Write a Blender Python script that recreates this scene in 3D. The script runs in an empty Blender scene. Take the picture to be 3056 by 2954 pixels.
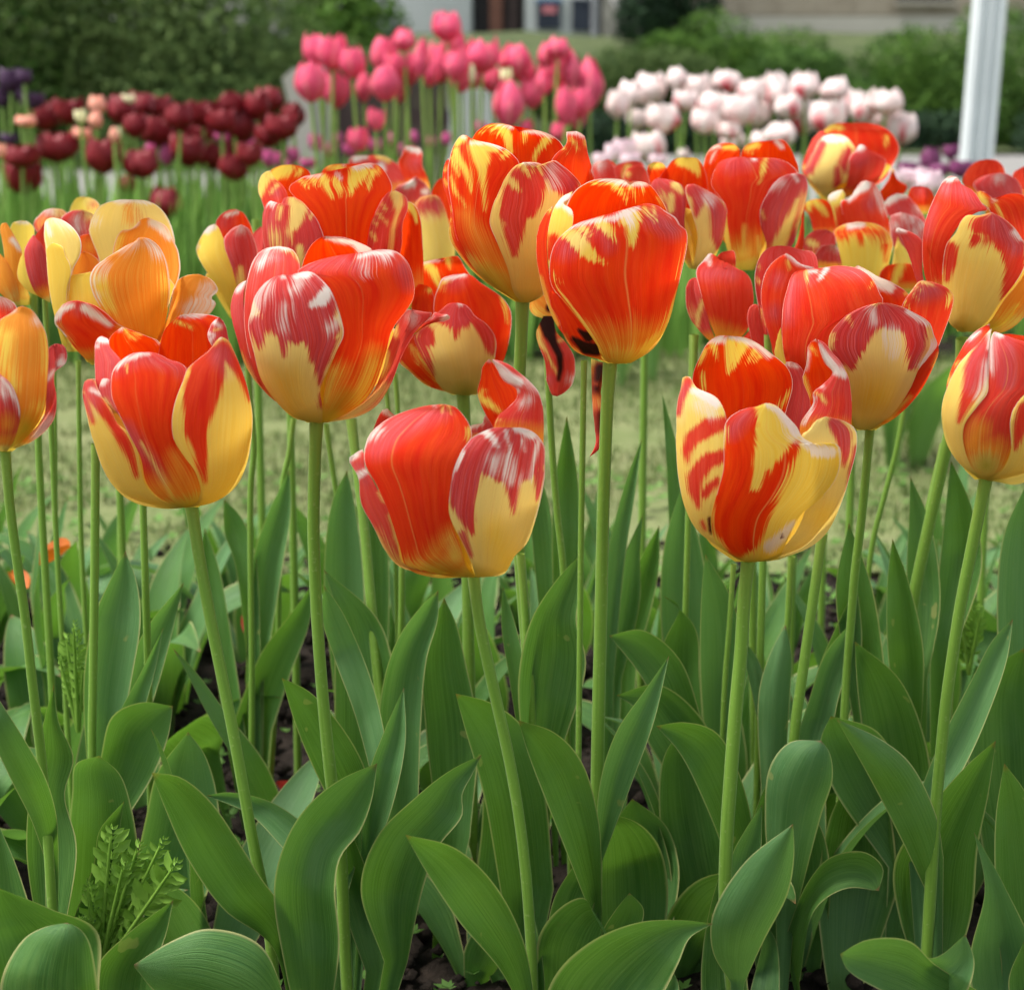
import bpy, math, random
import numpy as np
random.seed(7)
rng = np.random.RandomState(11)
R_ = math.radians
sc = bpy.context.scene
# ------------------------------------------------------------ camera, sky, sun, exposure
H = 0.55
PITCH = R_(14.0)
FS = 5348.0                                     # focal length in pixels of the 3056 px wide photograph
cam_d = bpy.data.cameras.new('camera'); cam = bpy.data.objects.new('camera', cam_d)
sc.collection.objects.link(cam); sc.camera = cam
cam.location = (0, 0, H); cam.rotation_euler = (R_(90) - PITCH, 0, 0)
cam_d.sensor_width = 36; cam_d.lens = 36 * FS / 3056
cam_d.clip_start = 0.02; cam_d.clip_end = 400
cam_d.dof.use_dof = True; cam_d.dof.focus_distance = 0.95; cam_d.dof.aperture_fstop = 11.0
w = bpy.data.worlds.new('World'); sc.world = w; w.use_nodes = True
wn = w.node_tree; wn.nodes.clear()
sky = wn.nodes.new('ShaderNodeTexSky'); sky.sky_type = 'NISHITA'; sky.sun_disc = False
SUN_EL, SUN_AZ = R_(64), R_(-100)                # azimuth measured from +Y towards +X
sky.sun_elevation = SUN_EL; sky.sun_rotation = SUN_AZ; sky.air_density = 1.0; sky.dust_density = 3.0; sky.ozone_density = 0.4
hs = wn.nodes.new('ShaderNodeHueSaturation'); hs.inputs['Saturation'].default_value = 0.35
bg = wn.nodes.new('ShaderNodeBackground'); bg.inputs['Strength'].default_value = 0.086
wo = wn.nodes.new('ShaderNodeOutputWorld')
wn.links.new(sky.outputs[0], hs.inputs['Color']); wn.links.new(hs.outputs[0], bg.inputs['Color']); wn.links.new(bg.outputs[0], wo.inputs['Surface'])
sun_d = bpy.data.lights.new('sun', 'SUN'); sun_d.energy = 1.3; sun_d.angle = R_(20); sun_d.color = (1.0, 0.95, 0.88)
sun = bpy.data.objects.new('sun', sun_d); sc.collection.objects.link(sun)
# direction towards the sun: (sin az cos el, cos az cos el, sin el)
sun.rotation_euler = (R_(90) - SUN_EL, 0, math.pi - SUN_AZ)
sc.view_settings.view_transform = 'Standard'; sc.view_settings.look = 'None'
sc.view_settings.gamma = 1.0; sc.view_settings.exposure = 1.90; sc.view_settings.use_curve_mapping = False
sc.cycles.max_bounces = 8; sc.cycles.transparent_max_bounces = 4
sc.cycles.diffuse_bounces = 4; sc.cycles.glossy_bounces = 2; sc.cycles.transmission_bounces = 4

# ------------------------------------------------------------ helpers
def at(px, py, Y):
    """photo pixel (3056 wide) on the vertical plane at distance Y -> world point(s)"""
    x = (np.asarray(px, float) - 1528) / FS; v = -(np.asarray(py, float) - 1477) / FS
    cp, sp = math.cos(PITCH), math.sin(PITCH)
    t = Y / (cp + v * sp)
    return np.stack(np.broadcast_arrays(t * x, Y + 0 * t, H + t * (-sp + v * cp)), -1)
def D(x, y, Y): return at(x * 1.5592, y * 1.5592, Y)

def mesh_obj(name, verts, faces, mat, parent=None, uv=None, attrs=None, smooth=True):
    me = bpy.data.meshes.new(name)
    verts = np.asarray(verts, np.float32).reshape(-1, 3)
    pq_ = parent
    while pq_ is not None: verts = verts - np.asarray(pq_.location, np.float32); pq_ = pq_.parent
    if isinstance(faces, np.ndarray):
        nf, k = faces.shape
        me.vertices.add(len(verts)); me.vertices.foreach_set('co', verts.ravel())
        me.loops.add(nf * k); me.loops.foreach_set('vertex_index', faces.ravel().astype(np.int32))
        me.polygons.add(nf); me.polygons.foreach_set('loop_start', np.arange(0, nf * k, k, dtype=np.int32))
        me.update(calc_edges=True)
    else:
        me.from_pydata([tuple(map(float, v)) for v in verts], [], faces)
    li = np.zeros(len(me.loops), np.int32); me.loops.foreach_get('vertex_index', li)
    if uv is not None:
        ul = me.uv_layers.new(name='uv'); ul.data.foreach_set('uv', np.asarray(uv, np.float32)[li].ravel())
    for k_, a in (attrs or {}).items():
        at_ = me.attributes.new(k_, 'FLOAT_COLOR', 'POINT'); at_.data.foreach_set('color', np.asarray(a, np.float32).ravel())
    if smooth: me.polygons.foreach_set('use_smooth', np.ones(len(me.polygons), bool))
    me.materials.append(mat)
    o = bpy.data.objects.new(name, me); sc.collection.objects.link(o)
    if parent is not None: o.parent = parent
    return o
def grid_faces(nu, nv, off=0):
    i = np.arange(nv - 1)[:, None] * nu + np.arange(nu - 1)[None, :]
    i = i.ravel() + off
    return np.stack([i, i + 1, i + nu + 1, i + nu], -1)
def tag(o, label=None, cat=None, group=None, kind=None):
    if label: o['label'] = label
    if cat: o['category'] = cat
    if group: o['group'] = group
    if kind: o['kind'] = kind
    return o
def empty(name, loc, label, cat, group=None):
    o = bpy.data.objects.new(name, None); sc.collection.objects.link(o); o.location = [float(c) for c in loc]
    o.empty_display_size = 0.02
    return tag(o, label, cat, group)
def child(name, mesh, parent, loc=(0, 0, 0), rot=(0, 0, 0), scl=(1, 1, 1)):
    o = bpy.data.objects.new(name, mesh); sc.collection.objects.link(o); o.parent = parent
    o.location = loc; o.rotation_euler = rot; o.scale = scl
    return o
def pp(s): return np.array([[float(c) for c in q.split(',')] for q in s.split()])
def spline(p, n, sub=14):
    p = np.asarray(p, float)
    if len(p) == 2: return p[0] + (p[1] - p[0]) * np.linspace(0, 1, n)[:, None]
    q = np.vstack([2 * p[0] - p[1], p, 2 * p[-1] - p[-2]])
    out = []
    t = np.linspace(0, 1, sub, endpoint=False)[:, None]
    for i in range(1, len(q) - 2):
        a, b, c, d = q[i - 1], q[i], q[i + 1], q[i + 2]
        l1 = max(np.linalg.norm(b - a), 1e-6) ** .5; l2 = max(np.linalg.norm(c - b), 1e-6) ** .5; l3 = max(np.linalg.norm(d - c), 1e-6) ** .5
        m1 = (c - b) + l2 * ((b - a) / l1 - (c - a) / (l1 + l2))
        m2 = (c - b) + l2 * ((d - c) / l3 - (d - b) / (l2 + l3))
        out.append((2 * t**3 - 3 * t**2 + 1) * b + (t**3 - 2 * t**2 + t) * m1 + (-2 * t**3 + 3 * t**2) * c + (t**3 - t**2) * m2)
    out.append(q[-2][None])
    c = np.vstack(out)
    s = np.r_[0, np.cumsum(np.linalg.norm(np.diff(c, axis=0), axis=1))]
    si = np.linspace(0, s[-1], n)
    return np.stack([np.interp(si, s, c[:, k]) for k in range(c.shape[1])], -1)
def wave(u, v, fu, fv, seed, n=5):
    r = np.random.RandomState(seed); o = 0
    for _ in range(n):
        o = o + r.uniform(.4, 1) * np.sin(fu * r.uniform(.5, 1.5) * u + fv * r.uniform(-1.3, 1.3) * v + r.uniform(0, 6.28))
    return o / n
def tube(pts, rad, n=10):
    pts = np.asarray(pts, float); m = len(pts); rad = np.broadcast_to(rad, (m,))
    T = np.gradient(pts, axis=0); T /= np.linalg.norm(T, axis=1)[:, None] + 1e-9
    ref = np.array([0, 1.0, 0.0]) if abs(T[:, 1]).mean() < .8 else np.array([1.0, 0, 0])
    A = np.cross(T, ref); A /= np.linalg.norm(A, axis=1)[:, None] + 1e-9; B = np.cross(T, A)
    a = np.linspace(0, 2 * math.pi, n, endpoint=False)
    V = pts[:, None] + rad[:, None, None] * (np.cos(a)[None, :, None] * A[:, None] + np.sin(a)[None, :, None] * B[:, None])
    i = np.arange(m - 1)[:, None] * n + np.arange(n)[None]; j = np.arange(m - 1)[:, None] * n + (np.arange(n)[None] + 1) % n
    F = np.stack([i, j, j + n, i + n], -1).reshape(-1, 4)
    uv = np.stack(np.broadcast_arrays(a[None] / 6.283, np.linspace(0, 1, m)[:, None]), -1).reshape(-1, 2)
    return V.reshape(-1, 3), F, uv
ORD = 'first second third fourth fifth sixth seventh eighth ninth tenth eleventh twelfth thirteenth fourteenth fifteenth sixteenth seventeenth eighteenth nineteenth twentieth'.split()
def ordn(i):
    if i < 20: return ORD[i]
    t = {2: 'twenty', 3: 'thirty', 4: 'forty', 5: 'fifty'}; k = i + 1
    return t[k // 10][:-1] + 'ieth' if k % 10 == 0 else t[k // 10] + '-' + ORD[k % 10 - 1]

# ------------------------------------------------------------ node helper
class NT:
    def __init__(s, name):
        s.m = bpy.data.materials.new(name); s.m.use_nodes = True; s.t = s.m.node_tree; s.t.nodes.clear()
        s.out = s.n('ShaderNodeOutputMaterial')
    def n(s, ty, **kw):
        nd = s.t.nodes.new(ty)
        for k, v in kw.items():
            if hasattr(nd, k) and k not in ('inputs',): setattr(nd, k, v)
        return nd
    def l(s, a, b): s.t.links.new(a, b)
    def val(s, sock, v):
        if hasattr(v, 'links') or isinstance(v, bpy.types.NodeSocket): s.l(v, sock)
        else: sock.default_value = v
    def math(s, op, a, b=0.0, clamp=False):
        nd = s.n('ShaderNodeMath', operation=op); nd.use_clamp = clamp; s.val(nd.inputs[0], a); s.val(nd.inputs[1], b); return nd.outputs[0]
    def mix(s, f, a, b, mode='MIX'):
        nd = s.n('ShaderNodeMix', data_type='RGBA', blend_type=mode)
        s.val(nd.inputs[0], f); s.val(nd.inputs[6], a if not isinstance(a, tuple) else (*a, 1)[:4]); s.val(nd.inputs[7], b if not isinstance(b, tuple) else (*b, 1)[:4])
        return nd.outputs[2]
    def noise(s, vec, scale, detail=3, rough=.5, dist=0):
        nd = s.n('ShaderNodeTexNoise'); nd.inputs['Scale'].default_value = scale; nd.inputs['Detail'].default_value = detail
        nd.inputs['Roughness'].default_value = rough; nd.inputs['Distortion'].default_value = dist
        if vec is not None: s.l(vec, nd.inputs['Vector'])
        return nd.outputs[0]
    def ramp(s, f, stops):
        nd = s.n('ShaderNodeValToRGB'); s.l(f, nd.inputs[0]); e = nd.color_ramp.elements
        while len(e) < len(stops): e.new(.5)
        for k, (p, c) in enumerate(stops): e[k].position = p; e[k].color = (*c, 1)
        return nd.outputs[0]
    def mapr(s, v, a, b, c=0.0, d=1.0):
        nd = s.n('ShaderNodeMapRange'); s.val(nd.inputs[0], v)
        for k, x in zip((1, 2, 3, 4), (a, b, c, d)): nd.inputs[k].default_value = x
        return nd.outputs[0]
    def uv(s, sx, sy, extra=None):
        u = s.n('ShaderNodeUVMap', uv_map='uv'); u.uv_map = 'uv'; sp = s.n('ShaderNodeSeparateXYZ'); s.l(u.outputs[0], sp.inputs[0])
        cb = s.n('ShaderNodeCombineXYZ'); s.l(s.math('MULTIPLY', sp.outputs[0], sx), cb.inputs[0]); s.l(s.math('MULTIPLY', sp.outputs[1], sy), cb.inputs[1])
        if extra is not None: s.val(cb.inputs[2], extra)
        return cb.outputs[0], sp.outputs[0], sp.outputs[1]
    def bsdf(s, col, rough=.5, spec=.5, bump=None, bstr=.3, bdist=.001, transl=None, tfac=.3, sheen=0, coat=0):
        p = s.n('ShaderNodeBsdfPrincipled'); s.val(p.inputs['Base Color'], col if not isinstance(col, tuple) else (*col, 1))
        s.val(p.inputs['Roughness'], rough); p.inputs['Specular IOR Level'].default_value = spec
        p.inputs['Sheen Weight'].default_value = sheen; p.inputs['Coat Weight'].default_value = coat
        nrm = None
        if bump is not None:
            b = s.n('ShaderNodeBump'); b.inputs['Strength'].default_value = bstr; b.inputs['Distance'].default_value = bdist
            s.l(bump, b.inputs['Height']); s.l(b.outputs[0], p.inputs['Normal'])
        sh = p.outputs[0]
        if transl is not None:
            tr = s.n('ShaderNodeBsdfTranslucent'); s.val(tr.inputs['Color'], transl if not isinstance(transl, tuple) else (*transl, 1))
            mx = s.n('ShaderNodeMixShader'); s.val(mx.inputs[0], tfac); s.l(p.outputs[0], mx.inputs[1]); s.l(tr.outputs[0], mx.inputs[2]); sh = mx.outputs[0]
        s.l(sh, s.out.inputs['Surface']); return s.m

# ------------------------------------------------------------ materials
def petal_material():
    n = NT('petal_flamed')
    a = n.n('ShaderNodeAttribute'); a.attribute_name = 'pc'; b = n.n('ShaderNodeAttribute'); b.attribute_name = 'pd'
    sa = n.n('ShaderNodeSeparateColor'); n.l(a.outputs['Color'], sa.inputs[0]); sb = n.n('ShaderNodeSeparateColor'); n.l(b.outputs['Color'], sb.inputs[0])
    yel, mag, wht, org = sa.outputs[0], sa.outputs[1], sa.outputs[2], a.outputs['Alpha']
    grn, drk, vein, seed = sb.outputs[0], sb.outputs[1], sb.outputs[2], b.outputs['Alpha']
    uvv, U, V = n.uv(44, 1.15, seed); streak = n.noise(uvv, 1.0, 3.5, .62, .25)
    uvf, _, _ = n.uv(90, 3.0, seed); fine = n.noise(uvf, 1.0, 2, .6)
    uvb, _, _ = n.uv(5, 2.5, seed); blot = n.noise(uvb, 1.0, 3, .6)
    sn = n.math('SUBTRACT', streak, .5); fn = n.math('SUBTRACT', fine, .5)
    nz = n.math('ADD', n.math('MULTIPLY', sn, 1.5), n.math('MULTIPLY', fn, .7))
    def thr(f, k, amt=1.0):
        return n.math('ADD', n.math('MULTIPLY', n.math('ADD', n.math('SUBTRACT', f, .5), n.math('MULTIPLY', nz, amt)), k), .5, True)
    red = n.mix(n.mapr(blot, .3, .7), (.80, .024, .001), (.90, .075, .002))
    magc = n.mix(n.mapr(fine, .3, .7), (.46, .022, .032), (.66, .12, .14))
    mag = n.math('MULTIPLY', n.mapr(mag, .08, .75), n.mapr(blot, .25, .6, .7, 1.0), True)
    red = n.mix(n.math('MULTIPLY', mag, n.mapr(streak, .25, .65, .45, 1.0), True), red, magc)
    red = n.mix(n.math('MULTIPLY', n.math('MULTIPLY', mag, n.mapr(n.math('ADD', fine, n.math('MULTIPLY', blot, .5)), .80, 1.05, 0, 1)), .26, True), red, (.84, .50, .54))  # whitish satin sheen along the fibres, painted into the colour
    yc = n.mix(n.mapr(streak, .3, .7), (.92, .66, .06), (.93, .76, .15))
    yc = n.mix(n.math('MULTIPLY', n.mapr(mag, 0, .7), .9, True), yc, (.92, .71, .22))
    col = n.mix(thr(org, 2.0, .6), red, n.mix(n.mapr(streak, .3, .7), (.90, .25, .015), (.93, .42, .06)))
    col = n.mix(thr(yel, 3.2, 1.2), col, yc)
    vl = n.math('MULTIPLY', vein, n.mapr(n.math('ABSOLUTE', U), .0, .028, 1.0, .0), True)
    col = n.mix(n.math('MULTIPLY', vl, .8), col, (.90, .50, .14))
    col = n.mix(n.math('MULTIPLY', n.mapr(grn, .1, 1.0), .85, True), col, (.40, .36, .025))
    col = n.mix(thr(wht, 2.2, 1.2), col, (.90, .84, .76))
    col = n.mix(thr(n.math('ADD', drk, .35), 2.0, .8), col, (.16, .018, .010))
    col = n.mix(thr(drk, 5.0, .5), col, (.030, .008, .005))
    br = n.math('ADD', n.math('MULTIPLY', fn, .20), 1.0)
    col = n.mix(1.0, col, n_rgb(n, br), 'MULTIPLY')
    bump = n.math('ADD', n.math('MULTIPLY', streak, .7), n.math('MULTIPLY', fine, 1.0))
    return n.bsdf(col, n.mapr(mag, 0, 1, .62, .48), .15, bump, .6, .0010, transl=n.mix(1.0, col, (1.0, .92, .8), 'MULTIPLY'), tfac=n.mapr(mag, 0, 1, .46, .28))
def n_rgb(n, v):
    c = n.n('ShaderNodeCombineColor'); n.l(v, c.inputs[0]); n.l(v, c.inputs[1]); n.l(v, c.inputs[2]); return c.outputs[0]
M = {}
M['petal'] = petal_material()
def leaf_material(name, c1, c2, c3, edge=(.46, .44, .18), tip=(.30, .06, .04)):
    n = NT(name); oi = n.n('ShaderNodeObjectInfo'); rnd = oi.outputs['Random']
    sd = n.math('MULTIPLY', rnd, 37.0)
    uvv, U, V = n.uv(30, 1.3, sd); vein = n.noise(uvv, 1.0, 3, .6)
    uvb, _, _ = n.uv(1.6, 2.0, sd); blot = n.noise(uvb, 1.3, 4, .6)
    tc = n.n('ShaderNodeTexCoord'); sp = n.noise(tc.outputs['Object'], 260, 2, .6)
    col = n.mix(n.mapr(blot, .32, .68), c1, c2)
    col = n.mix(n.math('MULTIPLY', n.mapr(vein, .42, .62), .75), col, c3)
    col = n.mix(n.mapr(rnd, 0, 1, 0, .45), col, c2)
    aU = n.math('ABSOLUTE', U)
    col = n.mix(n.math('MULTIPLY', n.mapr(n.noise(tc.outputs['Object'], 60, 2, .5), .725, .75), .6), col, (.33, .32, .10))
    col = n.mix(n.math('MULTIPLY', n.mapr(aU, 0, .05, 1, 0), .22), col, c3)
    col = n.mix(n.math('MULTIPLY', n.mapr(n.noise(tc.outputs['Object'], 95, 3, .7), .66, .76), .35), col, (.10, .13, .035))
    col = n.mix(n.math('MULTIPLY', n.mapr(aU, .93, .98), .8), col, edge)
    col = n.mix(n.math('MULTIPLY', n.mapr(V, .965, .995), .7), col, tip)
    bump = n.math('ADD', vein, n.math('MULTIPLY', sp, .25))
    col = n.mix(n.math('MULTIPLY', n.mapr(n.noise(tc.outputs['Object'], 14, 4, .6), .45, .72), .35), col, (.10, .22, .11))
    return n.bsdf(col, n.mapr(blot, .3, .7, .42, .62), .40, bump, .7, .0009, transl=n.mix(.5, col, (.20, .44, .012)), tfac=.31)
M['leaf'] = leaf_material('tulip_leaf', (.027, .100, .018), (.066, .175, .034), (.12, .24, .052))
M['leaf_pale'] = leaf_material('tulip_leaf_pale', (.052, .155, .042), (.095, .22, .075), (.14, .27, .09))
def stem_material():
    n = NT('tulip_stem'); uvv, U, V = n.uv(9, 3); a = n.noise(uvv, 1.0, 3, .6)
    tc = n.n('ShaderNodeTexCoord'); b = n.noise(tc.outputs['Object'], 400, 2, .6)
    col = n.mix(n.mapr(a, .3, .7), (.12, .25, .022), (.19, .34, .042))
    col = n.mix(n.mapr(b, .62, .72, 0, .35), col, (.38, .46, .16))
    col = n.mix(n.mapr(V, .0, .12, .35, 0), col, (.26, .30, .05))
    return n.bsdf(col, .45, .4, b, .3, .0004, transl=(.2, .34, .03), tfac=.12, sheen=.1)
M['stem'] = stem_material()
def simple(name, c1, c2, scale=8, rough=.8, detail=5, bstr=.0, bdist=.01, transl=None, tfac=.2, spec=.3):
    n = NT(name); tc = n.n('ShaderNodeTexCoord'); a = n.noise(tc.outputs['Object'], scale, detail, .65)
    col = n.mix(n.mapr(a, .3, .7), c1, c2)
    return n.bsdf(col, rough, spec, a if bstr else None, bstr, bdist, transl=transl, tfac=tfac)
# ------------------------------------------------------------ the setting
def ground_noise(x, y, s=1.0, seed=0):
    r = np.random.RandomState(seed); o = 0 * x; a = 1.0; f = 6.0 * s
    for _ in range(6):
        for _k in range(4):
            th = r.uniform(0, 6.28); o = o + a * .25 * np.sin(f * (np.cos(th) * x + np.sin(th) * y) * r.uniform(.7, 1.4) + r.uniform(0, 6.28) + 1.3 * np.sin(f * .6 * x + th))
        a *= .55; f *= 2.05
    return o
def sheet(name, x0, x1, y0, y1, nx, ny, z, amp, mat, seed=0, s=1.0, zf=None):
    X, Y = np.meshgrid(np.linspace(x0, x1, nx), np.linspace(y0, y1, ny))
    Z = z + amp * ground_noise(X, Y, s, seed)
    if zf is not None: Z = Z + zf(X, Y)
    o = mesh_obj(name, np.stack([X, Y, Z], -1), grid_faces(nx, ny), mat); o['kind'] = 'structure'; return o
def soil_mat():
    n = NT('soil'); tc = n.n('ShaderNodeTexCoord'); P = tc.outputs['Object']
    a = n.noise(P, 9, 6, .7); b = n.noise(P, 70, 6, .75); c = n.noise(P, 260, 3, .6)
    col = n.mix(n.mapr(b, .35, .65), (.006, .0045, .0035), (.032, .024, .018))
    col = n.mix(n.mapr(a, .4, .65, 0, .5), col, (.019, .014, .011))
    col = n.mix(n.mapr(c, .68, .76, 0, .7), col, (.10, .085, .065))
    h = n.math('ADD', b, n.math('MULTIPLY', c, .4))
    return n.bsdf(col, .95, .15, h, .9, .006)
M['soil'] = soil_mat()
def lawn_mat():
    n = NT('lawn_turf'); tc = n.n('ShaderNodeTexCoord'); P = tc.outputs['Object']
    a = n.noise(P, 3.5, 5, .7); b = n.noise(P, 45, 5, .7)
    col = n.mix(n.mapr(b, .35, .65), (.085, .12, .035), (.16, .185, .075))
    col = n.mix(n.mapr(a, .42, .66, 0, .8), col, (.20, .21, .10))
    col = n.mix(n.mapr(n.noise(P, 16, 4, .7), .62, .72, 0, .6), col, (.13, .12, .07))
    return n.bsdf(col, .9, .15, b, .8, .01)
M['lawn'] = lawn_mat()
M['ground'] = simple('far_ground', (.06, .085, .03), (.10, .12, .05), 2.0, .95)
M['path'] = simple('path_gravel', (.16, .155, .145), (.25, .245, .23), 14, .9, 6)
sheet('ground', -60, 60, -3, 120, 40, 40, -.03, 0, M['ground'])
so = sheet('soil', -1.5, 1.5, .35, 1.90, 420, 240, -.004, .010, M['soil'], 3, 3.2)
ln = sheet('lawn', -4, 4, 1.84, 3.35, 120, 60, .004, .006, M['lawn'], 5, 1.2)
sheet('soil_back_bed', -6, 6, 3.2, 6.0, 200, 90, .006, .012, M['soil'], 8, 1.5)
sheet('path', -14, 14, 6.1, 9.6, 30, 12, .0, .0, M['path'])
def bankz(X, Y):
    t = np.clip((Y - 10.0) / 4.0, 0, 1); return .64 * t * t * (3 - 2 * t) + .02 * np.sin(X * 2.1 + Y)
M['bank'] = simple('bank_turf', (.035, .050, .018), (.085, .11, .040), 5, .95, 7, .5, .05)
sheet('grass_bank', -14, 14, 9.6, 18, 120, 60, 0.0, .02, M['bank'], 4, .6, bankz)

def blades(name, pos, hgt, wid, mat, spread=.5, nseg=2, rs=None, curl=.3):
    """many small blades in one mesh (stuff)"""
    r = rs or rng; n = len(pos)
    az = r.uniform(0, 6.28, n); ln_ = r.uniform(.5, 1.2, n) * hgt; lean = r.uniform(0, spread, n)
    s = np.stack([np.cos(az), np.sin(az), 0 * az], -1); d = np.stack([-np.sin(az), np.cos(az), 0 * az], -1)
    tip = pos + d * (lean * ln_)[:, None] + np.array([0, 0, 1.0]) * (ln_ * np.sqrt(np.maximum(1 - lean ** 2 * .6, .1)))[:, None]
    mid = pos * .5 + tip * .5 + np.array([0, 0, 1.0]) * (curl * .25 * ln_)[:, None]
    ww = (wid * r.uniform(.6, 1.3, n))[:, None]
    V = np.stack([pos - s * ww, pos + s * ww, mid + s * ww * .8, mid - s * ww * .8, tip], 1).reshape(-1, 3)
    b = np.arange(n) * 5
    q = np.stack([b, b + 1, b + 2, b + 3], -1); t = np.stack([b + 3, b + 2, b + 4, b + 4], -1)
    me = bpy.data.meshes.new(name)
    tri = np.concatenate([np.stack([b, b + 1, b + 2], -1), np.stack([b, b + 2, b + 3], -1), np.stack([b + 3, b + 2, b + 4], -1)])
    uv = np.tile(np.array([[-1, 0], [1, 0], [1, .5], [-1, .5], [0, 1.0]]), (n, 1))
    o = mesh_obj(name, V, tri, mat, uv=uv); return o
def scatter_mat(name, cols, tf=.3, rough=.7, spec=.15):
    n = NT(name); g = n.n('ShaderNodeNewGeometry'); r = g.outputs['Random Per Island']
    col = n.ramp(r, [(k / (len(cols) - 1), c) for k, c in enumerate(cols)])
    return n.bsdf(col, rough, spec, transl=col, tfac=tf)
M['grass'] = scatter_mat('grass_blades', [(.075, .125, .03), (.11, .165, .045), (.17, .20, .07), (.24, .24, .12)])
xs = rng.uniform(-1.5, 1.5, 52000); ys = rng.uniform(1.82, 3.25, 52000)
ed = 1.86 + .05 * np.sin(xs * 9) + .03 * np.sin(xs * 31)
dens = ground_noise(xs * 1.2, ys * 1.2, 1.0, 21)
k = (ys > ed) & (dens > -.55)
P = np.stack([xs[k], ys[k], np.full(k.sum(), .004)], -1)
tag(blades('lawn_grass', P, .016, .0014, M['grass'], .95), 'short worn lawn between the two tulip beds', None, None, 'stuff')
# clover and daisies in the lawn edge
def rosettes(name, pos, size, mat, rs, nl=5):
    V = []; F = []; k = 0
    for p in pos:
        a0 = rs.uniform(0, 6.28)
        for j in range(nl):
            a = a0 + j * 6.28 / nl + rs.uniform(-.3, .3); L = size * rs.uniform(.6, 1.2); c, s_ = math.cos(a), math.sin(a); up = rs.uniform(.2, .9)
            d = np.array([c, s_, up]); d /= np.linalg.norm(d); e = np.array([-s_, c, 0])
            b = np.array(p); V += [b, b + d * L * .5 + e * L * .28, b + d * L, b + d * L * .5 - e * L * .28]; F.append([k, k + 1, k + 2]); F.append([k, k + 2, k + 3]); k += 4
    return mesh_obj(name, V, np.array(F), mat)
M['clover'] = scatter_mat('clover_leaves', [(.05, .12, .02), (.10, .22, .04), (.16, .30, .08)])
q = rng.uniform(0, 1, (1100, 2)); pos = np.stack([q[:, 0] * 2.6 - 1.3, 1.72 + q[:, 1] ** 1.8 * .6, 0 * q[:, 0] + .012], -1)
tag(rosettes('lawn_weeds', pos, .013, M['clover'], rng), 'low clover and weeds along the edge of the lawn', None, None, 'stuff')

# soil crumbs
def crumbs(name, pos, size, mat, rs):
    V = []; F = []; k = 0
    base = np.array([[1, 0, 0], [-1, 0, 0], [0, 1, 0], [0, -1, 0], [0, 0, .8], [0, 0, -.8]], float)
    fc = [[0, 2, 4], [2, 1, 4], [1, 3, 4], [3, 0, 4], [2, 0, 5], [1, 2, 5], [3, 1, 5], [0, 3, 5]]
    for p in pos:
        s = size * rs.uniform(.3, 1.0) ** 1.5 * 1.4; J = base * rs.uniform(.6, 1.3, (6, 3)) * s; a = rs.uniform(0, 6.28); c, d = math.cos(a), math.sin(a)
        J = J @ np.array([[c, -d, 0], [d, c, 0], [0, 0, 1]]); V.append(J + p); F += [[i + k for i in f] for f in fc]; k += 6
    return mesh_obj(name, np.vstack(V), np.array(F), mat, smooth=False)
q = rng.uniform(0, 1, (6000, 2)); pos = np.stack([q[:, 0] * 1.6 - .8, .85 + q[:, 1] * 1.1, 0 * q[:, 0] + .004 + .010 * ground_noise(q[:, 0] * 1.6 - .8, .85 + q[:, 1] * 1.1, 3.2, 3)], -1)
tag(crumbs('soil_crumbs', pos, .007, M['soil'], rng), 'loose crumbs of dark soil in the front bed', None, None, 'stuff')

# ---- bushes: many leaf faces through a volume
def bush(name, c, r, n, size, mats, label, cat='bush', seed=0, group=None, lumps=9, stemz=0.0):
    rs = np.random.RandomState(seed); c = np.array(c, float); r = np.array(r, float)
    root = empty(name, (c[0], c[1], stemz), label, cat, group)
    L = rs.normal(0, .45, (lumps, 3)); L[:, 2] = np.clip(L[:, 2], -.6, .55)
    L /= np.maximum(np.linalg.norm(L, axis=1)[:, None] / .62, 1)
    k = rs.randint(0, lumps, n); d = rs.normal(0, 1, (n, 3)); d /= np.linalg.norm(d, axis=1)[:, None]
    rad = .46 * rs.uniform(.55, 1.05, n) ** .6
    P = c + (L[k] + d * rad[:, None]) * r
    P[:, 2] = np.maximum(P[:, 2], stemz + .02)
    nn = d + rs.normal(0, .6, (n, 3)); nn /= np.linalg.norm(nn, axis=1)[:, None]
    a = np.cross(nn, rs.normal(0, 1, (n, 3))); a /= np.linalg.norm(a, axis=1)[:, None]; b = np.cross(nn, a)
    s = (size * rs.uniform(.6, 1.4, n))[:, None]
    V = np.stack([P - a * s, P + b * s * .5, P + a * s, P - b * s * .5], 1).reshape(-1, 3); i = np.arange(n) * 4
    F = np.stack([i, i + 1, i + 2, i + 3], -1)
    mesh_obj('foliage', V, F, mats, root, smooth=False)
    st = []; ft = []; off = 0
    for j in range(5):
        e = c + L[j % lumps] * r * .8; p = np.linspace(0, 1, 5)[:, None]; b0 = np.array([c[0] + rs.uniform(-.05, .05), c[1], stemz - .02])
        v, f, _ = tube(b0 + (e - b0) * p + rs.normal(0, .02, (5, 3)) * p, .02 * (1 - .7 * p[:, 0]), 6); st.append(v); ft.append(f + off); off += len(v)
    mesh_obj('stem', np.vstack(st), np.vstack(ft), M['bark'], root)
    return root
M['bark'] = simple('bark', (.05, .035, .025), (.12, .09, .07), 20, .9)
M['bush_dark'] = scatter_mat('bush_dark', [(.022, .060, .010), (.050, .11, .018), (.085, .17, .03)], .2)
M['bush_mid'] = scatter_mat('bush_mid', [(.030, .08, .010), (.065, .145, .018), (.11, .21, .03)], .25)
M['bush_grey'] = scatter_mat('bush_grey', [(.040, .080, .020), (.080, .13, .035), (.12, .18, .05)], .25)
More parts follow.
